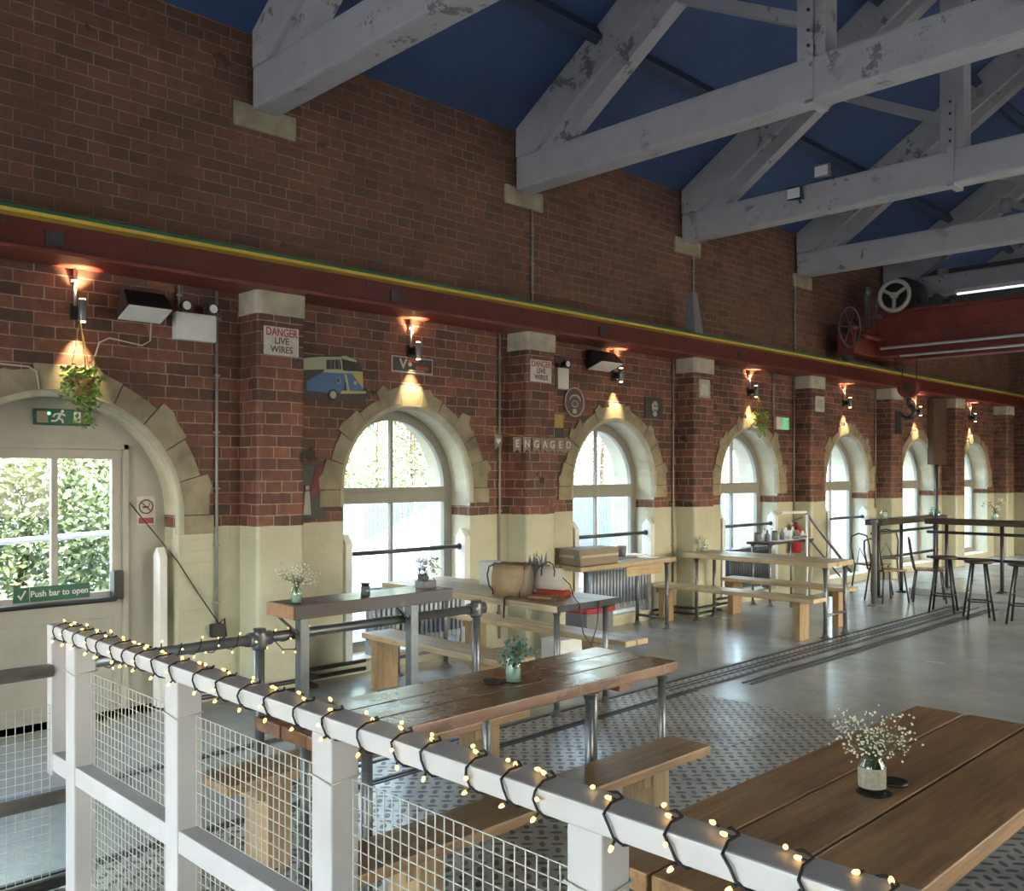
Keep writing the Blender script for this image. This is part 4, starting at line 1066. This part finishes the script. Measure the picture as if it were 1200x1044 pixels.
# ------------------------------------------------------------------ jars, flowers, coasters
def jar(x, y, z, r, h, label, cat='jar', group=None, fill='white', wrap=None, fill_h=.5):
    t = thing('glass_jar', (x, y, z), label, cat, group)
    b = B(); b.lathe((x, y, z), [(r*.9, 0), (r, .006), (r, h*.74), (r*.72, h*.86), (r*.74, h), (r*.68, h), (r*.66, h*.86), (r*.94, h*.72), (r*.94, .01)], 20, cap=True); mk('glass', b, 'jar', t)
    if fill: b = B(); b.lathe((x, y, z + .006), [(r*.9, 0), (r*.92, h*fill_h)], 20); mk('water', b, fill, t)
    if wrap: b = B(); b.lathe((x, y, z + h*.16), [(r*1.02, 0), (r*1.03, h*.5)], 20, cap=False); mk('wrap', b, wrap, t)
    return t
def bouquet(t, x, y, z, h, spread, n, r, mat, rnd, stems='twig', lean=(0, 0)):
    b = B(); f = B(); per = 5
    for k in range(n):
        a = rnd.uniform(0, 2*PI); q = spread * math.sqrt(rnd.random()); top = Vector((x + q*math.cos(a) + lean[0], y + q*math.sin(a) + lean[1], z + h * rnd.uniform(.55, 1.) - q*.3)); mid = Vector((x + .15*q*math.cos(a), y + .15*q*math.sin(a), z + h*.4))
        b.tube([(x, y, z), mid, top], .0012, 4, cap=False)
        for _ in range(per):
            o_ = Vector((rnd.gauss(0, .016), rnd.gauss(0, .016), rnd.gauss(0, .013))); f.ball(top + o_, r * rnd.uniform(.7, 1.3), 1)
    mk('stems', b, stems, t); fo = mk('blossoms', f, mat, t); fo['kind'] = 'stuff'
rnd = random.Random(3)
t = jar(2.13, 2.87, 1.03, .032, .11, 'blue tinted glass bottle with dried white flowers on the mahogany shelf', fill='water', fill_h=.45); bouquet(t, 2.13, 2.87, 1.08, .165, .105, 46, .0050, 'flower', rnd)
t = thing('candle_jar', (2.11, 3.37, 1.03), 'small dark lidded candle jar in the middle of the mahogany shelf', 'jar')
b = B(); b.lathe((2.11, 3.37, 1.03), [(.029, 0), (.029, .055)], 16); mk('glass', b, 'steel_grey', t)
b = B(); b.lathe((2.11, 3.37, 1.085), [(.024, 0), (.024, .010), (.030, .012), (.030, .02)], 16); mk('lid', b, 'black', t)
b = B(); b.tube([(2.140, 3.365, 1.055), (2.140, 3.365, 1.063)], .008, 8); mk('tag', b, 'white', t)
t = thing('flower_box', (2.08, 3.88, 1.03), 'grey square pot of small white flowers at the far end of the mahogany shelf', 'flowers')
b = B(); b.box(2.035, 2.125, 3.82, 3.93, 1.03, 1.075); mk('pot', b, 'grey', t, bevel=.004)
b = B(); b.box(2.05, 2.055, 3.83, 3.92, 1.075, 1.12); mk('glass_edge', b, 'steel_grey', t); bouquet(t, 2.08, 3.875, 1.07, .155, .07, 26, .006, 'white_flower', rnd)
b = B(); leaves(b, rnd, (2.08, 3.875, 1.15), 90, .07, .075, .025); mk('dark_leaves', b, 'steel_grey', t, fix=False)
t = jar(3.66, 3.12, .78, .040, .135, 'glass jar of pale green water with eucalyptus sprigs on the dark glossy table', fill='water'); bouquet(t, 3.66, 3.12, .80, .19, .09, 24, .0075, 'eucalyptus', rnd)
t = jar(5.54, 2.84, .78, .041, .125, 'glass jar wrapped in hessian with dried white flowers on the three plank table', fill=None, wrap='hessian'); bouquet(t, 5.54, 2.84, .82, .22, .115, 60, .0036, 'flower', rnd)
for (x, y, lab) in ((3.60, 3.03, 'round black coaster beside the eucalyptus jar on the dark glossy table'), (5.555, 2.965, 'round black coaster just behind the hessian wrapped jar')):
    b = B(); b.lathe((x, y, .78), [(.042, 0), (.045, .004), (.044, .011), (.036, .012)], 24); tag(mk('coaster', b, 'black', org=(x, y, .78)), lab, 'coaster')
b = B(); b.lathe((5.545, 2.842, .78), [(.0, 0), (.056, .0), (.056, .004)], 24)
tag(mk('coaster', B().lathe((5.547, 2.838, .7795), [(.052, 0), (.054, .002)], 24), 'black', org=(5.547, 2.838, .78)), 'thin black coaster right under the hessian wrapped jar', 'coaster')
t = jar(.37, 9.72, .82, .045, .12, 'glass jar with white flowers on the long pine table by the third pillar', fill='white', fill_h=.3); bouquet(t, .37, 9.72, .88, .12, .06, 12, .011, 'flower', rnd)

# ------------------------------------------------------------------ handbags and parcels on the pine table
def rotz(p, c, a):
    dx, dy = p[0] - c[0], p[1] - c[1]; return (c[0] + dx*math.cos(a) - dy*math.sin(a), c[1] + dx*math.sin(a) + dy*math.cos(a), p[2])
cx, cy, an = 1.64, 5.12, .12
t = thing('tote_bag', (cx, cy, .82), 'tan tote bag with taupe side and dark straps on the pale pine table', 'handbag')
def bagbody(b, hx, hy, h, flare, z=.82, mi=0, c=(cx, cy), a=an, seg=5, bul=.012):
    rings = []
    for k in range(seg + 1):
        f = k / seg; w = 1 + (flare - 1) * f; q = []
        for (sx, sy) in ((-1,-1),(0,-1.04),(1,-1),(1.05,0),(1,1),(0,1.04),(-1,1),(-1.05,0)):
            q.append(b.bm.verts.new(rotz((c[0] + sx*(hx*w + bul*math.sin(PI*f)), c[1] + sy*(hy*(1 - .45*f) + bul*math.sin(PI*f)), z + h*f), c, a)))
        rings.append(q)
    for p, q in zip(rings, rings[1:]):
        for i in range(8):
            fc = b.bm.faces.new((p[i], p[(i+1)%8], q[(i+1)%8], q[i])); fc.smooth = True
            fc.material_index = mi if not callable(mi) else mi(i, fc)
    b.bm.faces.new(rings[0][::-1])
    return rings
b = B(); bagbody(b, .13, .085, .25, 1.18, mi=lambda i, f: 1 if i in (2, 3) else 0)
o = mk('bag_body', b, ['tan', 'taupe'], t)
sol = o.modifiers.new('s', 'SOLIDIFY'); sol.thickness = .006
b = B()
for s_ in (-1, 1):
    for yy in (-1, 1): b.tube([rotz((cx + s_*.13, cy + yy*.088, .825), (cx, cy), an), rotz((cx + s_*.142, cy + yy*.07, .94), (cx, cy), an), rotz((cx + s_*.155, cy + yy*.045, 1.07), (cx, cy), an)], .006, 6)
    b.tube([rotz((cx - .155, cy + s_*.045, 1.07), (cx, cy), an), rotz((cx + .155, cy + s_*.045, 1.07), (cx, cy), an)], .007, 6)
mk('piping', b, 'brown_leather', t)
b = B(); b.tube([rotz((cx - .13 - q[0], cy - .05, .82 + q[1]), (cx, cy), an) for q in ((.02, .24), (.07, .22), (.09, .15), (.07, .07), (.03, .03))], .007, 6); mk('handle', b, 'brown_leather', t)
b = B(); b.tube([(1.70, 5.02, .83), (1.74, 4.96, .828), (1.76, 4.91, .828), (1.76, 4.905, .68)], .007, 6); mk('strap', b, 'brown_leather', t)
c2 = (1.86, 5.33); t = thing('handbag', (*c2, .82), 'off white and red handbag standing right of the tan tote bag', 'handbag')
b = B(); bagbody(b, .135, .07, .055, .97, c=c2, a=.25); mk('red_base', b, 'bag_red', t)
b = B(); bagbody(b, .131, .052, .165, .66, z=.875, c=c2, a=.25); mk('bag_body', b, 'bag_white', t)
b = B(); b.tube([rotz((c2[0] + q[0], c2[1] - .045 + abs(q[0])*0, q[1]), c2, .25) for q in ((-.06, .96), (-.065, 1.02), (-.045, 1.07), (0, 1.09), (.04, 1.07), (.055, 1.02), (.05, .96))], .006, 6); mk('handle', b, 'brown_leather', t)
b = B(); b.tube([(1.95, 5.33, .99), (2.06, 5.33, .92), (2.12, 5.30, .84), (2.24, 5.20, .828), (2.325, 5.14, .82), (2.33, 5.17, .60), (2.33, 5.26, .50), (2.33, 5.33, .64), (2.325, 5.36, .82)], .005, 6); mk('shoulder_strap', b, 'brown_leather', t)
t = thing('purse', (2.02, 5.10, .82), 'flat brown and pink purse lying in front of the red handbag', 'purse')
b = B(); b.hexa([rotz(p, (2.02, 5.10), .3) for p in ((1.89, 5.04, .822), (2.14, 5.04, .822), (2.14, 5.16, .822), (1.89, 5.16, .822), (1.90, 5.05, .852), (2.13, 5.05, .852), (2.13, 5.15, .852), (1.90, 5.15, .852))]); mk('body', b, 'brown_leather', t, bevel=.008)
b = B(); b.hexa([rotz(p, (2.02, 5.10), .3) for p in ((1.89, 5.04, .853), (2.09, 5.04, .853), (2.09, 5.16, .853), (1.89, 5.16, .853), (1.90, 5.05, .822), (2.08, 5.05, .822), (2.08, 5.15, .822), (1.90, 5.15, .822))]); mk('flap', b, 'cut', t, bevel=.003)
tag(mk('gift_box', B().box(.92, 1.16, 5.42, 5.60, .82, 1.02), 'white', bevel=.006, org=(1.04, 5.5, .82)), 'white patterned box standing behind the tan tote bag', 'box')
b = B(); b.hexa([(1.18, 5.37, .82), (1.36, 5.40, .82), (1.36, 5.60, .82), (1.18, 5.58, .82), (1.20, 5.42, 1.03), (1.34, 5.44, 1.04), (1.34, 5.55, 1.04), (1.20, 5.53, 1.02)]); tag(mk('fabric_bundle', b, 'floral', bevel=.03, org=(1.26, 5.5, .82)), 'dark floral fabric bundle between the white box and the grey gift bag', 'bundle')
t = thing('gift_bag', (1.48, 5.52, .82), 'silver grey crumpled gift bag with pointed tissue behind the handbags', 'gift bag')
b = B(); b.hexa([(1.40, 5.44, .82), (1.60, 5.46, .82), (1.60, 5.61, .82), (1.40, 5.61, .82), (1.38, 5.47, 1.04), (1.62, 5.49, 1.03), (1.61, 5.59, 1.03), (1.39, 5.59, 1.04)]); mk('bag_body', b, 'steel_grey', t, bevel=.006)
b = B()
for k in range(6):
    x = 1.41 + k*.032; b.prism([(x, 1.02), (x + .045, 1.02), (x + .02 + .01*(k % 3), 1.10 + .02*((k*7) % 3))], lambda a, q, t_: (a, 5.53 + t_ + .01*(k % 2), q), 0, .004)
mk('tissue', b, 'grey', t)
b = B(); b.tube([(1.44, 5.485, 1.03), (1.45, 5.48, 1.09), (1.52, 5.48, 1.11), (1.58, 5.48, 1.08), (1.58, 5.49, 1.03)], .004, 6); mk('handle', b, 'white', t)

# carton etc on table E
t = thing('carton', (.36, 7.5, .82), 'brown cardboard carton with pale tape band on the rustic table', 'box')
b = B(); b.box(.22, .52, 7.22, 7.84, .82, .99); mk('body', b, 'card', t, bevel=.004)
b = B(); b.box(.217, .523, 7.217, 7.843, .90, .925); mk('tape', b, 'card_light', t)
b = B(); b.hexa([(.50, 7.16, .821), (.58, 7.16, .821), (.58, 7.19, .821), (.50, 7.19, .821), (.47, 7.16, .99), (.55, 7.16, .99), (.55, 7.19, .99), (.47, 7.19, .99)]); tag(mk('book', b, 'taupe', bevel=.003, org=(.5, 7.17, .82)), 'dark upright book leaning at the near end of the carton', 'book')
t = thing('grey_pot', (.24, 8.2, .82), 'grey tapered pot on a dark tray under the second window', 'pot')
b = B(); b.lathe((.22, 8.28, .838), [(.045, 0), (.056, .12), (.05, .12), (.04, .01)], 18); mk('cup', b, 'grey', t)
b = B(); b.box(.12, .34, 8.0, 8.42, .82, .836); mk('tray', b, 'steel_grey', t, bevel=.004)
for (y, x, lab) in ((8.56, .38, 'white paper sheet at the far end of the rustic table'), (8.62, .16, 'stack of white papers against the window behind the rustic table')):
    tag(mk('paper_stack', B().box(x - .09, x + .09, y - .10, y + .10, .82, .826 if x > .2 else .84), 'paper', org=(x, y, .82)), lab, 'paper')
# grey box with red cushion
t = thing('storage_box', (.9, 6.9, 0), 'slate grey storage box topped by a crimson cushion beyond the handbag table', 'box')
b = B(); b.box(.74, 1.02, 6.74, 7.14, 0, .42); mk('body', b, 'steel_grey', t, bevel=.008)
b2 = B(); b2.box(.72, 1.04, 6.72, 7.16, .422, .475)
tag(mk('cushion', b2, 'cushion', bevel=.02, org=(.88, 6.94, .422)), 'crimson cushion lying on the slate grey storage box', 'cushion')
b = B(); b.box(.71, 1.05, 6.74, 7.14, .477, .525); tag(mk('flat_tray', b, 'black', bevel=.01, org=(.88, 6.94, .477)), 'thin black tray on top of the crimson cushion', 'tray')
b = B(); b.box(1.0, 1.24, 6.12, 6.42, 0, .28); tag(mk('white_box', b, 'white', bevel=.01, org=(1.1, 6.3, 0)), 'white box on the floor behind the far bench of the handbag table', 'box')

# ------------------------------------------------------------------ stair handrail by the fourth window
t = thing('stair_handrail', (.62, 12.3, 0), 'pale steel handrail sloping down beside the third window table', 'handrail')
b = B(); b.bar((.60, 11.18, 1.26), (.60, 11.86, 1.25), .05, .035); mk('top_rail', b, 'white_rail', t, bevel=.008)
b = B(); b.tube([(.60, 11.86, 1.25), (.60, 12.95, .52), (.60, 13.25, .32)], .02, 8); mk('sloping_rail', b, 'pipe', t)
b = B(); b.tube([(.60, 11.5, .92), (.60, 11.9, .91), (.60, 12.9, .28)], .014, 8); mk('lower_rail', b, 'pipe', t)
for y, z in ((11.9, 1.24), (13.0, .50)): mk('post', B().cyl((.60, y, 0), (.60, y, z), .018, 8), 'white_rail', t)

# ------------------------------------------------------------------ far bar tables, stools, chairs
tag(mk('plinth', B().box(1.25, 4.6, 13.75, 15.6, 0, .10), 'concrete', bevel=.01, org=(2.5, 14.5, 0)), 'low concrete plinth under the bar rail at the far right', 'plinth')
def bar_table(x0, x1, y0, y1, z, posts, label, axis):
    t = thing('bar_table', ((x0+x1)/2, (y0+y1)/2, 0), label, 'bar table', 'dark topped bar tables at the far end')
    mk('tabletop', B().box(x0, x1, y0, y1, z - .08, z), 'dark_wood', t, bevel=.005)
    for (x, y) in posts: mk('post', B().cyl((x, y, 0.10 if y > 13.75 and x > 1.25 else 0), (x, y, z - .08), .026, 10).lathe((x, y, 0.10 if y > 13.75 and x > 1.25 else 0), [(.09, 0), (.05, .03)], 12), 'pipe_dark', t)
    for zz in (z - .2, .55):
        if axis == 'x': b = B().cyl((x0, y0 + .1, zz), (x1, y0 + .1, zz), .022, 8)
        else: b = B().cyl((x0 + .1, y0, zz), (x0 + .1, y1, zz), .022, 8)
        mk('foot_rail', b, 'pipe_dark', t)
bar_table(1.42, 4.4, 13.9, 14.2, 1.12, [(1.7, 14.0), (2.45, 14.0), (3.3, 14.0), (4.2, 14.0)], 'long dark topped bar table across the far right', 'x')
bar_table(.95, 1.20, 12.95, 15.4, 1.12, [(1.08, 13.1), (1.08, 13.9), (1.08, 15.2)], 'dark topped bar table running away along the wall side', 'y')
def stool(x, y, label, rot=0., h=.72):
    t = thing('bar_stool', (x, y, 0), label, 'bar stool', 'round dark bar stools')
    b = B(); b.lathe((x, y, h - .035), [(.15, 0), (.165, .01), (.165, .03), (.15, .035)], 20); mk('seat', b, 'dark_wood', t)
    rr = []
    for k in range(4):
        a = rot + PI/4 + k*PI/2; p0 = (x + .10*math.cos(a), y + .10*math.sin(a), h - .03); p1 = (x + .21*math.cos(a), y + .21*math.sin(a), 0)
        mk('leg', B().tube([p0, p1], .014, 8), 'black', t); rr.append((a, p0, p1))
    b = B()
    for z, off in ((.22, 0), (.34, 1)):
        f = 1 - z / (h - .03); R_ = .10 + .11 * f
        for k in range(4):
            if k % 2 == off or z < .3:
                a, c_ = rr[k][0], rr[(k+1) % 4][0]; b.cyl((x + R_*math.cos(a), y + R_*math.sin(a), z), (x + R_*math.cos(c_), y + R_*math.sin(c_), z), .009, 6)
    mk('stretcher', b, 'black', t)
stool(2.28, 12.3, 'dark round bar stool, leftmost of the three under the long bar table', .2)
stool(2.80, 12.02, 'dark round bar stool, middle of the three under the long bar table', .5)
stool(3.30, 12.0, 'dark round bar stool at the right edge of the picture', .1)
def chair(x, y, label, rot=0.):
    t = thing('metal_chair', (x, y, 0), label, 'chair', 'dark metal chairs at the far left of the bar')
    R_ = lambda p: rotz(p, (x, y), rot)
    b = B(); b.hexa([R_(p) for p in ((x-.19,y-.19,.43),(x+.19,y-.19,.43),(x+.17,y+.19,.43),(x-.17,y+.19,.43),(x-.19,y-.19,.455),(x+.19,y-.19,.455),(x+.17,y+.19,.455),(x-.17,y+.19,.455))]); mk('seat', b, 'oak_dark', t, bevel=.008)
    for sx, sy in ((-1,-1),(1,-1),(-1,1),(1,1)):
        mk('leg', B().tube([R_((x + sx*.16, y + sy*.16, .43)), R_((x + sx*.20, y + sy*.21, 0))], .013, 6), 'pipe_dark', t)
    b = B(); b.tube([R_((x-.17, y+.18, .44)), R_((x-.18, y+.23, .7)), R_((x-.15, y+.25, .84)), R_((x, y+.26, .88)), R_((x+.15, y+.25, .84)), R_((x+.18, y+.23, .7)), R_((x+.17, y+.18, .44))], .013, 6)
    b.tube([R_((x-.1, y+.19, .44)), R_((x, y+.24, .66)), R_((x+.1, y+.19, .44))], .008, 6); mk('backrest', b, 'pipe_dark', t)
chair(1.35, 12.75, 'dark metal chair nearest the grey standing pole', 2.6); chair(.85, 13.4, 'dark metal chair against the wall by the fifth pillar', 1.2)
chair(.55, 14.6, 'dark metal chair in front of the bright fifth window', .4); chair(1.75, 13.2, 'dark metal chair at the corner of the plinth', 2.)
b = B(); b.tube([(1.42, 12.2, .0), (1.42, 12.2, 1.12)], .035, 10); b.lathe((1.42, 12.2, 0), [(.10, 0), (.05, .03)], 12); b.lathe((1.42, 12.2, 1.12), [(.045, 0), (.045, .04)], 12)
tag(mk('standing_pole', b, 'steel_grey', org=(1.42, 12.2, 0)), 'grey standing pole at the end of the long pine table', 'pole')
rnd = random.Random(9)
for (x, y, z, lab) in ((1.08, 13.3, 1.12, 'small jar at the near end of the wall side bar table'), (1.08, 15.1, 1.12, 'small jar at the far end of the wall side bar table'), (1.55, 14.03, 1.12, 'dark jar at the left end of the long bar table'), (2.35, 14.03, 1.12, 'glass jar with dried flowers on the long bar table')):
    t = jar(x, y, z, .05, .13, lab, fill='grey' if 'dark' in lab else 'white', fill_h=.7)
    if 'flowers' in lab: bouquet(t, x, y, z + .05, .3, .16, 16, .01, 'flower', rnd)
# ducts & pipes at far end
tag(mk('wall_duct', B().box(.0, .12, 17.7, 18.36, 1.95, 3.2), 'brown_leather', bevel=.01, org=(.2, 17.9, 1.95)), 'tall dark brown duct on the wall between the last two windows', 'duct')
tag(mk('drain_pipe', B().cyl((.06, 18.0, 0), (.06, 18.0, 1.95), .03, 10), 'pipe_dark', org=(.1, 17.85, 0)), 'dark pipe dropping from the brown duct to the floor', 'pipe')
tag(mk('drain_pipe', B().cyl((.6, 22.2, 0), (.6, 22.2, 3.4), .06, 10), 'pipe_dark', org=(.6, 22.2, 0)), 'thick dark vertical pipe in the far corner', 'pipe')
b = B(); b.box(1.0, 4.5, 22.0, 22.298, 1.9, 2.9); tag(mk('far_cabinet', b, 'black', org=(2.5, 22.1, 1.9)), 'dark cabinet hanging on the far wall at the right edge', 'cabinet')

# ------------------------------------------------------------------ overhead crane
cr = thing('overhead_crane', (xm, 15., 3.5), 'dark red overhead travelling crane spanning the hall at the far end', 'crane')
for y in (14.45, 15.15):
    b = B(); b.box(.45, XR - .45, y - .02, y + .02, 3.66, 4.30); b.box(.45, XR - .45, y - .13, y + .13, 4.28, 4.32); b.box(.45, XR - .45, y - .13, y + .13, 3.62, 3.66); mk('girder', b, 'crane_red', cr)
mk('girder_stripe', B().box(.9, XR - .9, 14.40, 14.43, 3.98, 4.06), 'crane_red', cr)
b = B(); b.cyl((.6, 14.28, 3.74), (XR - .6, 14.28, 3.74), .022, 8); b.cyl((.9, 14.3, 3.60), (XR - .6, 14.3, 3.60), .018, 8); mk('cross_shaft', b, 'white_rail', cr)
b = B(); b.box(.22, .50, 13.6, 16.0, 3.62, 3.95); mk('end_carriage', b, 'crane_red', cr, bevel=.01)
for y in (13.8, 15.8):
    b = B(); b.lathe((.29, y, 3.66), [(.13, -.05), (.15, -.04), (.13, -.02), (.13, .05)], 20, 'x'); mk('carriage_wheel', b, 'pipe_dark', cr)
b = B(); c0 = Vector((.42, 13.55, 4.02)); b.tube([c0 + Vector((.10*math.cos(k*PI/16)*0 + .02, .17*math.cos(k*PI/16), .30*math.sin(k*PI/16))) + Vector((.09*math.cos(k*PI/16), 0, 0)) for k in range(32)], .022, 8, closed=True)
for k in range(6): b.bar(c0 + Vector((.02, 0, 0)), c0 + Vector((.02 + .09*math.cos(k*PI/3), .17*math.cos(k*PI/3), .30*math.sin(k*PI/3))), .02, .02)
mk('hand_wheel', b, 'pipe_dark', cr)
b = B(); b.cyl((.44, 13.6, 4.02), (.44, 14.4, 4.02), .06, 10); b.cyl((.60, 13.7, 3.88), (.60, 14.4, 3.88), .04, 10); mk('drive_shaft', b, 'crane_red', cr)
# trolley with gear wheel
b = B(); c0 = Vector((.80, 14.32, 4.55))
b.tube([c0 + Vector((.23*math.cos(k*PI/16), 0, .23*math.sin(k*PI/16))) for k in range(32)], .035, 8, closed=True)
for k in range(3): b.bar(c0, c0 + Vector((.21*math.cos(k*2*PI/3 + .5), 0, .21*math.sin(k*2*PI/3 + .5))), .05, .03, (0, 1, 0))
b.lathe(c0, [(.05, -.05), (.05, .05)], 12, 'y'); mk('gear_wheel', b, 'pale_print', cr)
b = B(); b.lathe((.86, 14.45, 4.56), [(.28, -.04), (.28, .30)], 24, 'y'); mk('rope_drum', b, 'black', cr)
b = B(); b.box(.5, 1.6, 14.42, 15.2, 4.32, 4.42); b.box(1.2, 1.5, 14.36, 14.6, 4.32, 4.46); b.lathe((1.25, 14.33, 4.44), [(.05, 0), (.05, .1)], 10, 'y'); b.lathe((1.42, 14.33, 4.46), [(.045, 0), (.045, .1)], 10, 'y'); mk('trolley', b, 'pipe_dark', cr)
b = B(); b.box(.36, .42, 14.25, 14.32, 4.05, 4.65); b.lathe((.39, 14.28, 4.60), [(.05, 0), (.06, .04), (.05, .12), (.02, .14)], 10); b.box(.22, .62, 14.26, 14.31, 4.22, 4.28); mk('brake_column', b, 'pipe', cr)
hx_, hy_ = .95, 14.5
b = B(); b.lathe((hx_, hy_, 3.12), [(.15, -.07), (.165, -.05), (.165, .05), (.15, .07)], 24, 'y'); hb = mk('hook_block', b, 'crane_red', cr)
b = B(); b.lathe((hx_, hy_, 3.12), [(.06, -.09), (.06, .09)], 14, 'y'); b.cyl((hx_, hy_, 2.98), (hx_, hy_, 2.84), .035, 10); b.tube([(hx_, hy_, 2.84), (hx_ + .06, hy_, 2.80), (hx_ + .09, hy_, 2.73), (hx_ + .05, hy_, 2.66), (hx_ - .03, hy_, 2.64), (hx_ - .10, hy_, 2.68), (hx_ - .13, hy_, 2.75)], [.035, .038, .04, .04, .036, .028, .012], 10); mk('hook', b, 'pipe_dark', hb)
b = B()
for dx in (-.1, .12): b.cyl((hx_ + dx, hy_, 3.14), (hx_ + dx, hy_, 4.35), .008, 6)
mk('rope', b, 'black', hb)

# ------------------------------------------------------------------ outside
b = B(); b.box(-40, -.42, -30, 60, -.3, -.12); b.box(-.42, 30, -40, -3.36, -.3, -.02); struct('trim_40', b, 'ground')
def hedge(x, y0, y1, z1, n, seed, label, mat='leaf2', d=.8):
    t = thing('hedge', (x, (y0+y1)/2, -.12), label, 'hedge', 'leafy hedges outside the windows'); rnd = random.Random(seed)
    b = B(); 
    for _ in range(n):
        p = Vector((x + rnd.uniform(-d, d), rnd.uniform(y0, y1), -.1 + (z1 + .1) * rnd.random() ** .9))
        p.x += .5 * math.sin(p.y * 1.7) + .4 * math.sin(p.z * 2.3 + p.y)
        v = Vector((rnd.uniform(-.3, 1), rnd.uniform(-1, 1), rnd.uniform(-.3, 1))).normalized(); u = v.cross(Vector((rnd.random() - .5, rnd.random() - .5, rnd.random()))).normalized(); w_ = v.cross(u); L = rnd.uniform(.03, .065)
        b.quad([p - u*L, p - w_*L*.5, p + u*L, p + w_*L*.5])
    o = mk('foliage', b, mat, t, fix=False); o['kind'] = 'stuff'
    b = B()
    for k in range(8):
        y = y0 + (y1 - y0) * (k + .5) / 8; b.tube([(x, y, -.12), (x + rnd.uniform(-.3, .3), y + rnd.uniform(-.4, .4), z1*.5), (x + rnd.uniform(-.5, .5), y + rnd.uniform(-.5, .5), z1*.9)], [.08, .05, .02], 6)
    mk('trunk', b, 'bark', t)
hedge(-5.5, 1.0, 7.0, 4.2, 100000, 1, 'dense green hedge seen through the glazed door')
hedge(-7.5, 7.5, 14.5, 5.2, 60000, 2, 'green trees seen through the upper panes of the first window')
hedge(-9.0, 15., 24., 5.5, 20000, 3, 'green trees seen through the second window')
t = thing('marquee', (-3.6, 8.6, -.12), 'white pointed canvas marquee outside the first arched window', 'marquee')
b = B(); cx_, cy_, s_ = -3.5, 8.7, 1.6
A_ = [(cx_-s_, cy_-s_, .15), (cx_+s_, cy_-s_, .15), (cx_+s_, cy_+s_, .15), (cx_-s_, cy_+s_, .15)]
ap = (cx_, cy_, 1.38)
for i in range(4):
    p, q = A_[i], A_[(i+1) % 4]; b.quad([p, q, ap]); b.quad([p, q, (q[0], q[1], -.12), (p[0], p[1], -.12)])
mk('canvas', b, 'tent', t)
t = thing('screen_fence', (-5.6, 14, -.12), 'pale blue netting fence behind the white marquee', 'fence')
b = B(); b.box(-5.6, -5.57, 7.4, 22., -.12, 1.55); mk('netting', b, 'netting', t)
for k in range(7): mk('post', B().cyl((-5.54, 7.5 + k*2.4, -.12), (-5.54, 7.5 + k*2.4, 1.6), .03, 8), 'white_rail', t)
t = thing('outdoor_railing', (-2.4, 3.4, -.12), 'white metal railing outside the glazed door', 'railing')
b = B(); b.tube([(-2.4, 1.0, 1.05), (-2.4, 2.6, 1.16), (-2.4, 3.6, 1.20), (-2.4, 5.2, 1.02)], .028, 8); b.tube([(-2.4, 1.0, .55), (-2.4, 5.2, .6)], .02, 8); mk('rail', b, 'white_rail', t)
for y in (1.2, 2.5, 3.7, 4.9): mk('post', B().cyl((-2.4, y, -.12), (-2.4, y, 1.1), .02, 8), 'white_rail', t)
b = B()
for k in range(14): y = 3.75 + k*.09; b.cyl((-2.4, y, .2), (-2.4, y, 1.12), .008, 5)
mk('baluster', b, 'white_rail', t)

# ------------------------------------------------------------------ light
W = bpy.data.worlds.new('sky'); bpy.context.scene.world = W; W.use_nodes = True
nt = W.node_tree; bg = nt.nodes['Background']
sky = nt.nodes.new('ShaderNodeTexSky'); sky.sky_type = 'NISHITA'; sky.sun_disc = False; sky.sun_elevation = math.radians(42); sky.sun_rotation = math.radians(100); sky.air_density = 1.3; sky.dust_density = 4.; sky.ozone_density = 1.
mx = nt.nodes.new('ShaderNodeMix'); mx.data_type = 'RGBA'; mx.inputs[0].default_value = .55; mx.inputs[7].default_value = (.55, .58, .62, 1)
nt.links.new(sky.outputs[0], mx.inputs[6]); nt.links.new(mx.outputs[2], bg.inputs[0]); bg.inputs[1].default_value = 9.
def portal(loc, rot, sx, sy):
    l = bpy.data.lights.new('daylight_portal', 'AREA'); l.shape = 'RECTANGLE'; l.size = sx; l.size_y = sy; l.cycles.is_portal = True
    o = bpy.data.objects.new('daylight_portal', l); C.objects.link(o); o.location = loc; o.rotation_euler = rot
for c in WIN + [-.9, -3.9]: portal((REV - .05, c, 1.25), (0, -PI/2, 0), 2.3, 1.5)
portal((-.30, 2.2, 1.4), (0, -PI/2, 0), 1.1, 1.4)
for c in RW: portal((XR + .3, c, 1.95), (0, PI/2, 0), 2.3, 1.7)
portal(((gx0+gx1)/2, YW0 - .3, gz/2), (PI/2, 0, 0), gx1 - gx0, gz)
sun = bpy.data.lights.new('sun', 'SUN'); sun.energy = 9.; sun.angle = .02; sun.color = (1., .95, .86)
so = bpy.data.objects.new('sun', sun); C.objects.link(so); so.rotation_euler = (math.radians(8), math.radians(38), 0)
# added point lights under the roof for fill, without fittings
for y in (7.5, 13.):
    l = bpy.data.lights.new('added_fill_light', 'POINT'); l.energy = 12.; l.color = (1., .86, .70); l.shadow_soft_size = .3
    o = bpy.data.objects.new('added_fill_light', l); C.objects.link(o); o.location = (xm + 1.2, y, 6.6)

# ------------------------------------------------------------------ camera
A = math.atan(1090 / 1080)
cam = bpy.data.cameras.new('camera'); co = bpy.data.objects.new('camera', cam); C.objects.link(co)
co.location = (6.8, 0, 1.78); co.rotation_euler = (PI/2, 0, A)
cam.sensor_fit = 'HORIZONTAL'; cam.sensor_width = 36; cam.lens = 36 * 1080 / 1200; cam.shift_y = (555 - 522) / 1200; cam.clip_start = .05
sc = bpy.context.scene; sc.camera = co
sc.view_settings.view_transform = 'Standard'; sc.view_settings.look = 'None'; sc.view_settings.gamma = 1; sc.view_settings.use_curve_mapping = False
sc.view_settings.exposure = .32
